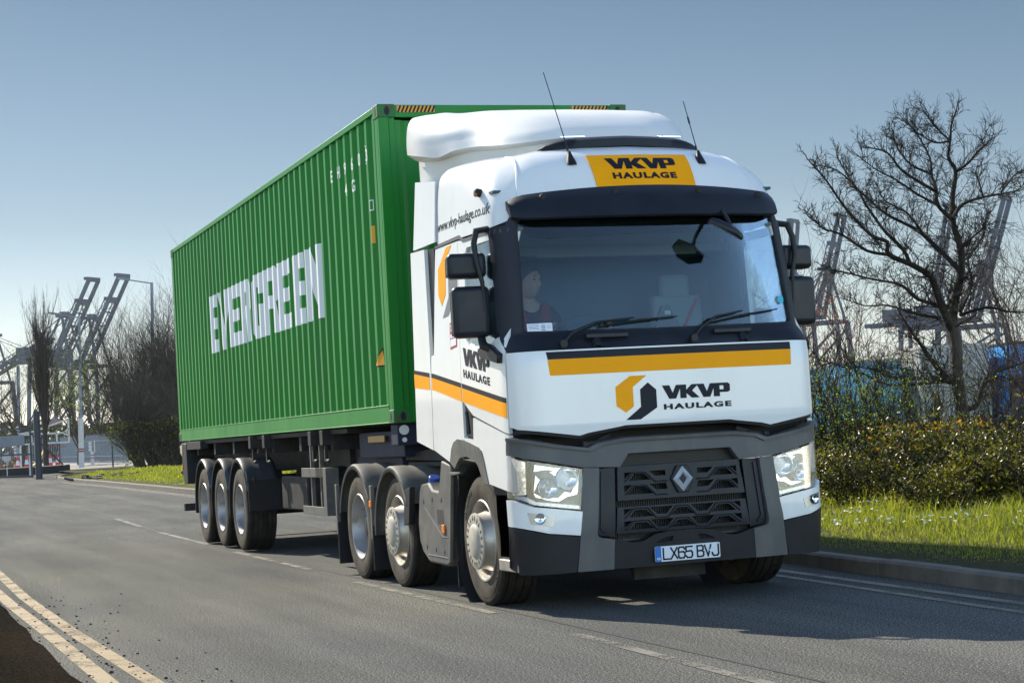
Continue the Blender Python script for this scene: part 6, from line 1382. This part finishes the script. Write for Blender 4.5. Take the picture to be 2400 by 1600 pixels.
# curved sand-coloured barrier block and rubble behind the cones
m = MB(); rows = [[Vector((5.9+1.05*t, 129+d, ground_z(6, 129)+.05+1.25*t*t+zz)) for zz, d in ((-.35*(1-t)-.1, 0), (.12, 0), (.12, 1.2), (-.35*(1-t)-.1, 1.2))] for t in [k/10 for k in range(11)]]
tag(gridmesh(rows).build('ramp_block', mat('sand_plastic', (.48, .30, .10), .6)), 'curved sand-coloured ramp block beside the cones', 'ramp')
m = MB()
for k in range(60): m.box((4.2+random.gauss(0, .8), 133+random.gauss(0, .6), .72+abs(random.gauss(0, .22))), (.35, .3, .25), Matrix.Rotation(random.random()*3, 3, 'Z')@Matrix.Rotation(random.random(), 3, 'X'))
tag(m.build('rubble', mat('rubble', (.24, .16, .10), .9, var=.3, vscale=2), sharp=None), kind='stuff')
# palisade fence
pf = empty('palisade_fence', (10, 150, .8), 'grey palisade fence of pointed steel pales behind the lamp post', 'fence'); m = MB()
pp = [(2.0, 172), (10.39, 153.3), (11.6, 140), (12.8, 128)]; m2 = MB()
for a, b in zip(pp, pp[1:]):
    L_ = math.dist(a, b); n = int(L_/.30)
    for k in range(n):
        x, y = a[0]+(b[0]-a[0])*k/n, a[1]+(b[1]-a[1])*k/n; z = ground_z(x, y); m.prism([(-.025, 0), (.025, 0), (.025, 2.1), (0, 2.25), (-.025, 2.1)], (0, .02, 0), (x, y, z))
    for z in (.5, 1.7): m2.beam((a[0], a[1]+.05, ground_z(*a)+z), (b[0], b[1]+.05, ground_z(*b)+z), .06)
o = loc_build(m, 'pales', LP_, pf, sharp=None, fix=False); o['kind'] = 'stuff'; loc_build(m2, 'rail', LP_, pf)
m = MB()
for k in range(18):
    x, y = 4.2+random.gauss(0, .9), 66+random.gauss(0, 1.2); m.box((x, y, verge_z(x, y)+.02), (.28, .3, .09), Matrix.Rotation(random.random()*3, 3, 'Z')@Matrix.Rotation(random.random()*.5, 3, 'X'))
tag(m.build('dark_clods', mat('clod', (.035, .03, .022), .9), sharp=None), kind='stuff')
# ================= the driver =================
SKIN = mat('skin', (.26, .15, .11), .6, spec=.3); HAIR = mat('hair_dark', (.02, .016, .014), .7); JACK = mat('jacket_dark', (.010, .011, .016), .9, spec=.1); JRED = mat('jacket_red', (.12, .008, .012), .9, spec=.1)
DN = {'pelvis': (-.77, 1.14, 1.84), 'belly': (-.77, 1.15, 1.98), 'chest': (-.77, 1.13, 2.14), 'collar': (-.775, 1.10, 2.26), 'neck': (-.785, 1.06, 2.335), 'skull': (-.79, 1.02, 2.42),
      'shR': (-.965, 1.09, 2.215), 'elR': (-1.02, .95, 1.98), 'wrR': (-.80, .745, 2.06), 'haR': (-.745, .70, 2.10), 'shL': (-.585, 1.09, 2.215), 'elL': (-.50, .97, 1.97), 'wrL': (-.335, .765, 2.06), 'haL': (-.29, .71, 2.09),
      'hiR': (-.87, 1.10, 1.82), 'knR': (-.90, .72, 1.84), 'anR': (-.88, .60, 1.45), 'toR': (-.88, .45, 1.38), 'hiL': (-.67, 1.10, 1.82), 'knL': (-.64, .72, 1.84), 'anL': (-.64, .60, 1.45), 'toL': (-.64, .45, 1.38)}
DR_ = {'pelvis': .15, 'belly': .15, 'chest': .155, 'collar': .09, 'neck': .06, 'skull': .055, 'shR': .07, 'elR': .048, 'wrR': .028, 'haR': .034, 'shL': .07, 'elL': .048, 'wrL': .028, 'haL': .034,
       'hiR': .10, 'knR': .068, 'anR': .042, 'toR': .04, 'hiL': .10, 'knL': .068, 'anL': .042, 'toL': .04}
DE = [('pelvis', 'belly'), ('belly', 'chest'), ('chest', 'collar'), ('collar', 'neck'), ('neck', 'skull'), ('collar', 'shR'), ('shR', 'elR'), ('elR', 'wrR'), ('wrR', 'haR'), ('collar', 'shL'), ('shL', 'elL'), ('elL', 'wrL'), ('wrL', 'haL'),
      ('pelvis', 'hiR'), ('hiR', 'knR'), ('knR', 'anR'), ('anR', 'toR'), ('pelvis', 'hiL'), ('hiL', 'knL'), ('knL', 'anL'), ('anL', 'toL')]
def skinned(keys, grow, extra=(), flat=1.0):
    ks = [k for k in DN if k in keys]; V = [DN[k] for k in ks]; E = [(ks.index(a), ks.index(b)) for a, b in DE if a in ks and b in ks]; Rr_ = [DR_[k]+grow for k in ks]
    for root_k, pts, rs in extra:
        prev = ks.index(root_k)
        for p, r in zip(pts, rs): V.append(tuple(p)); Rr_.append(r); E.append((prev, len(V)-1)); prev = len(V)-1
    me = bpy.data.meshes.new('s'); me.from_pydata(V, E, []); ob = bpy.data.objects.new('s', me); COL.objects.link(ob); md = ob.modifiers.new('skin', 'SKIN')
    for v, r in zip(me.skin_vertices[0].data, Rr_): v.radius = (r, r*flat)
    me.skin_vertices[0].data[0].use_root = True
    sd = ob.modifiers.new('sub', 'SUBSURF'); sd.levels = sd.render_levels = 2
    bpy.context.view_layer.update(); dg = bpy.context.evaluated_depsgraph_get(); out = bpy.data.meshes.new_from_object(ob.evaluated_get(dg)); bpy.data.objects.remove(ob); return out
fingers = []
for k, s in (('haR', 1), ('haL', 1)):
    h = Vector(DN[k])
    for i in range(4):
        b = h+Vector((.018-.012*i, -.012, .022-.014*i)); fingers.append((k, [b+Vector((.012, -.022, .012)), b+Vector((.022, -.038, -.004)), b+Vector((.012, -.036, -.024))], [.010, .009, .0075]))
    fingers.append((k, [h+Vector((-.022, .004, .022)), h+Vector((-.008, -.014, .040))], [.011, .009]))
body_me = skinned(set(DN), 0, fingers)
bm = bmesh.new(); bm.from_mesh(body_me)
# head with brow, nose, mouth, chin and ears; the face is turned a little towards the road ahead and the camera
HC = Vector((-.79, 1.005, 2.48)); HR = Matrix.Rotation(R(30), 3, 'Z')@Matrix.Scale(1.1, 3)
def head_pt(th, ph):   # ph elevation, th azimuth from face direction (-y)
    cx, sx = math.cos(ph), math.sin(ph); x, y, z = math.sin(th)*cx, -math.cos(th)*cx, sx
    r = Vector((x*.078, y*.098, z*.122))
    f = max(0, -y)
    if z < 0: r.x *= 1+z*.28; r.y *= 1+z*.10*(1-f)
    r.y -= .006*f*math.exp(-((z-.30)/.12)**2)                                     # brow
    r.y += .010*f*math.exp(-((z-.08)/.09)**2)*math.exp(-((abs(x)-.38)/.16)**2)     # eye sockets
    r.y -= .026*math.exp(-(x/.13)**2)*math.exp(-((z+.16)/.15)**2)*f                # nose
    r.y -= .008*math.exp(-(x/.3)**2)*math.exp(-((z+.46)/.06)**2)*f; r.y += .004*math.exp(-(x/.3)**2)*math.exp(-((z+.50)/.02)**2)*f
    r.y -= .012*math.exp(-(x/.3)**2)*math.exp(-((z+.80)/.12)**2)*f                 # chin
    return HC+HR@r
rows = [[head_pt(2*math.pi*j/40, math.pi*(i/30-.5)*.998) for j in range(41)] for i in range(31)]
hv = [[bm.verts.new(p) for p in r[:-1]] for r in rows]
for i in range(30):
    for j in range(40): bm.faces.new((hv[i][j], hv[i][(j+1) % 40], hv[i+1][(j+1) % 40], hv[i+1][j]))
for s in (-1, 1):
    c = HC+HR@Vector((s*.080, .012, -.005)); ring = []
    for i in range(5):
        a = i/4*math.pi; ring.append([bm.verts.new(c+HR@Vector((s*(.012*math.sin(a)), .018*math.cos(q)*math.sin(a)+.006*i/4, .034*math.sin(q)*(math.sin(a)*.8+.2)))) for q in [k*math.pi/5 for k in range(10)]])
    for i in range(4):
        for j in range(10): bm.faces.new((ring[i][j], ring[i][(j+1) % 10], ring[i+1][(j+1) % 10], ring[i+1][j]))
bm.to_mesh(body_me); bm.free()
person = link_mesh('person', body_me, SKIN, None, 80); tag(person, 'driver in a dark jacket with short dark hair sitting behind the steering wheel', 'person')
person.data.name = 'person'
def pchild(name, me, m): return link_mesh(name, me, m, person, 80)
pchild('jacket', skinned({'pelvis', 'belly', 'chest', 'collar', 'shR', 'elR', 'wrR', 'shL', 'elL', 'wrL'}, .014), JACK)
pchild('trousers', skinned({'pelvis', 'hiR', 'knR', 'anR', 'hiL', 'knL', 'anL'}, .012), JACK)
mb = MB(); mb.tube([(-.90, 1.0, 2.30), (-.86, .975, 2.20), (-.84, .965, 2.05)], [.03, .045, .04], 10); mb.tube([(-.66, 1.0, 2.30), (-.68, .975, 2.20), (-.70, .965, 2.05)], [.03, .045, .04], 10); mb.build('red_trim', JRED, person)
mb = MB(); rr = []
for i in range(13):
    ph = R(-18)+(R(90)-R(-18))*i/12; row = []
    for j in range(33):
        th = 2*math.pi*j/32; fr = max(0, math.cos(th)); p0 = max(ph, R(-18)+fr**.5*R(52) if fr > .15 else ph); p = head_pt(th, min(R(89.9), p0)); row.append(HC+(p-HC)*1.06)
    rr.append(row)
gridmesh(rr).build('hair', HAIR, person)
mb = MB()
for s in (-1, 1):
    p = head_pt(s*R(24), R(6)); mb.lathe([(-.006, 0), (-.004, .010), (.004, .013)], 12, 'y', p); q = head_pt(s*R(24), R(17)); mb.beam(q+HR@Vector((-.016, -.002, 0)), q+HR@Vector((.016, -.002, 0)), .004, .006)
mb.build('eyes_and_brows', HAIR, person)
for o in [person]: o.location.x = .035
# ================= haze =================
hz = MB(); hz.bb(-1600, 3600, -700, 3600, -1.5, 140)
hm_ = bpy.data.materials.new('haze_air'); hm_.use_nodes = True; t = hm_.node_tree; t.nodes.remove(t.nodes['Principled BSDF']); pv = t.nodes.new('ShaderNodeVolumePrincipled')
pv.inputs['Color'].default_value = (.80, .88, 1, 1); pv.inputs['Density'].default_value = .00007; pv.inputs['Anisotropy'].default_value = .3
t.links.new(pv.outputs[0], t.nodes['Material Output'].inputs['Volume'])
tag(hz.build('haze', hm_, sharp=None), kind='stuff')
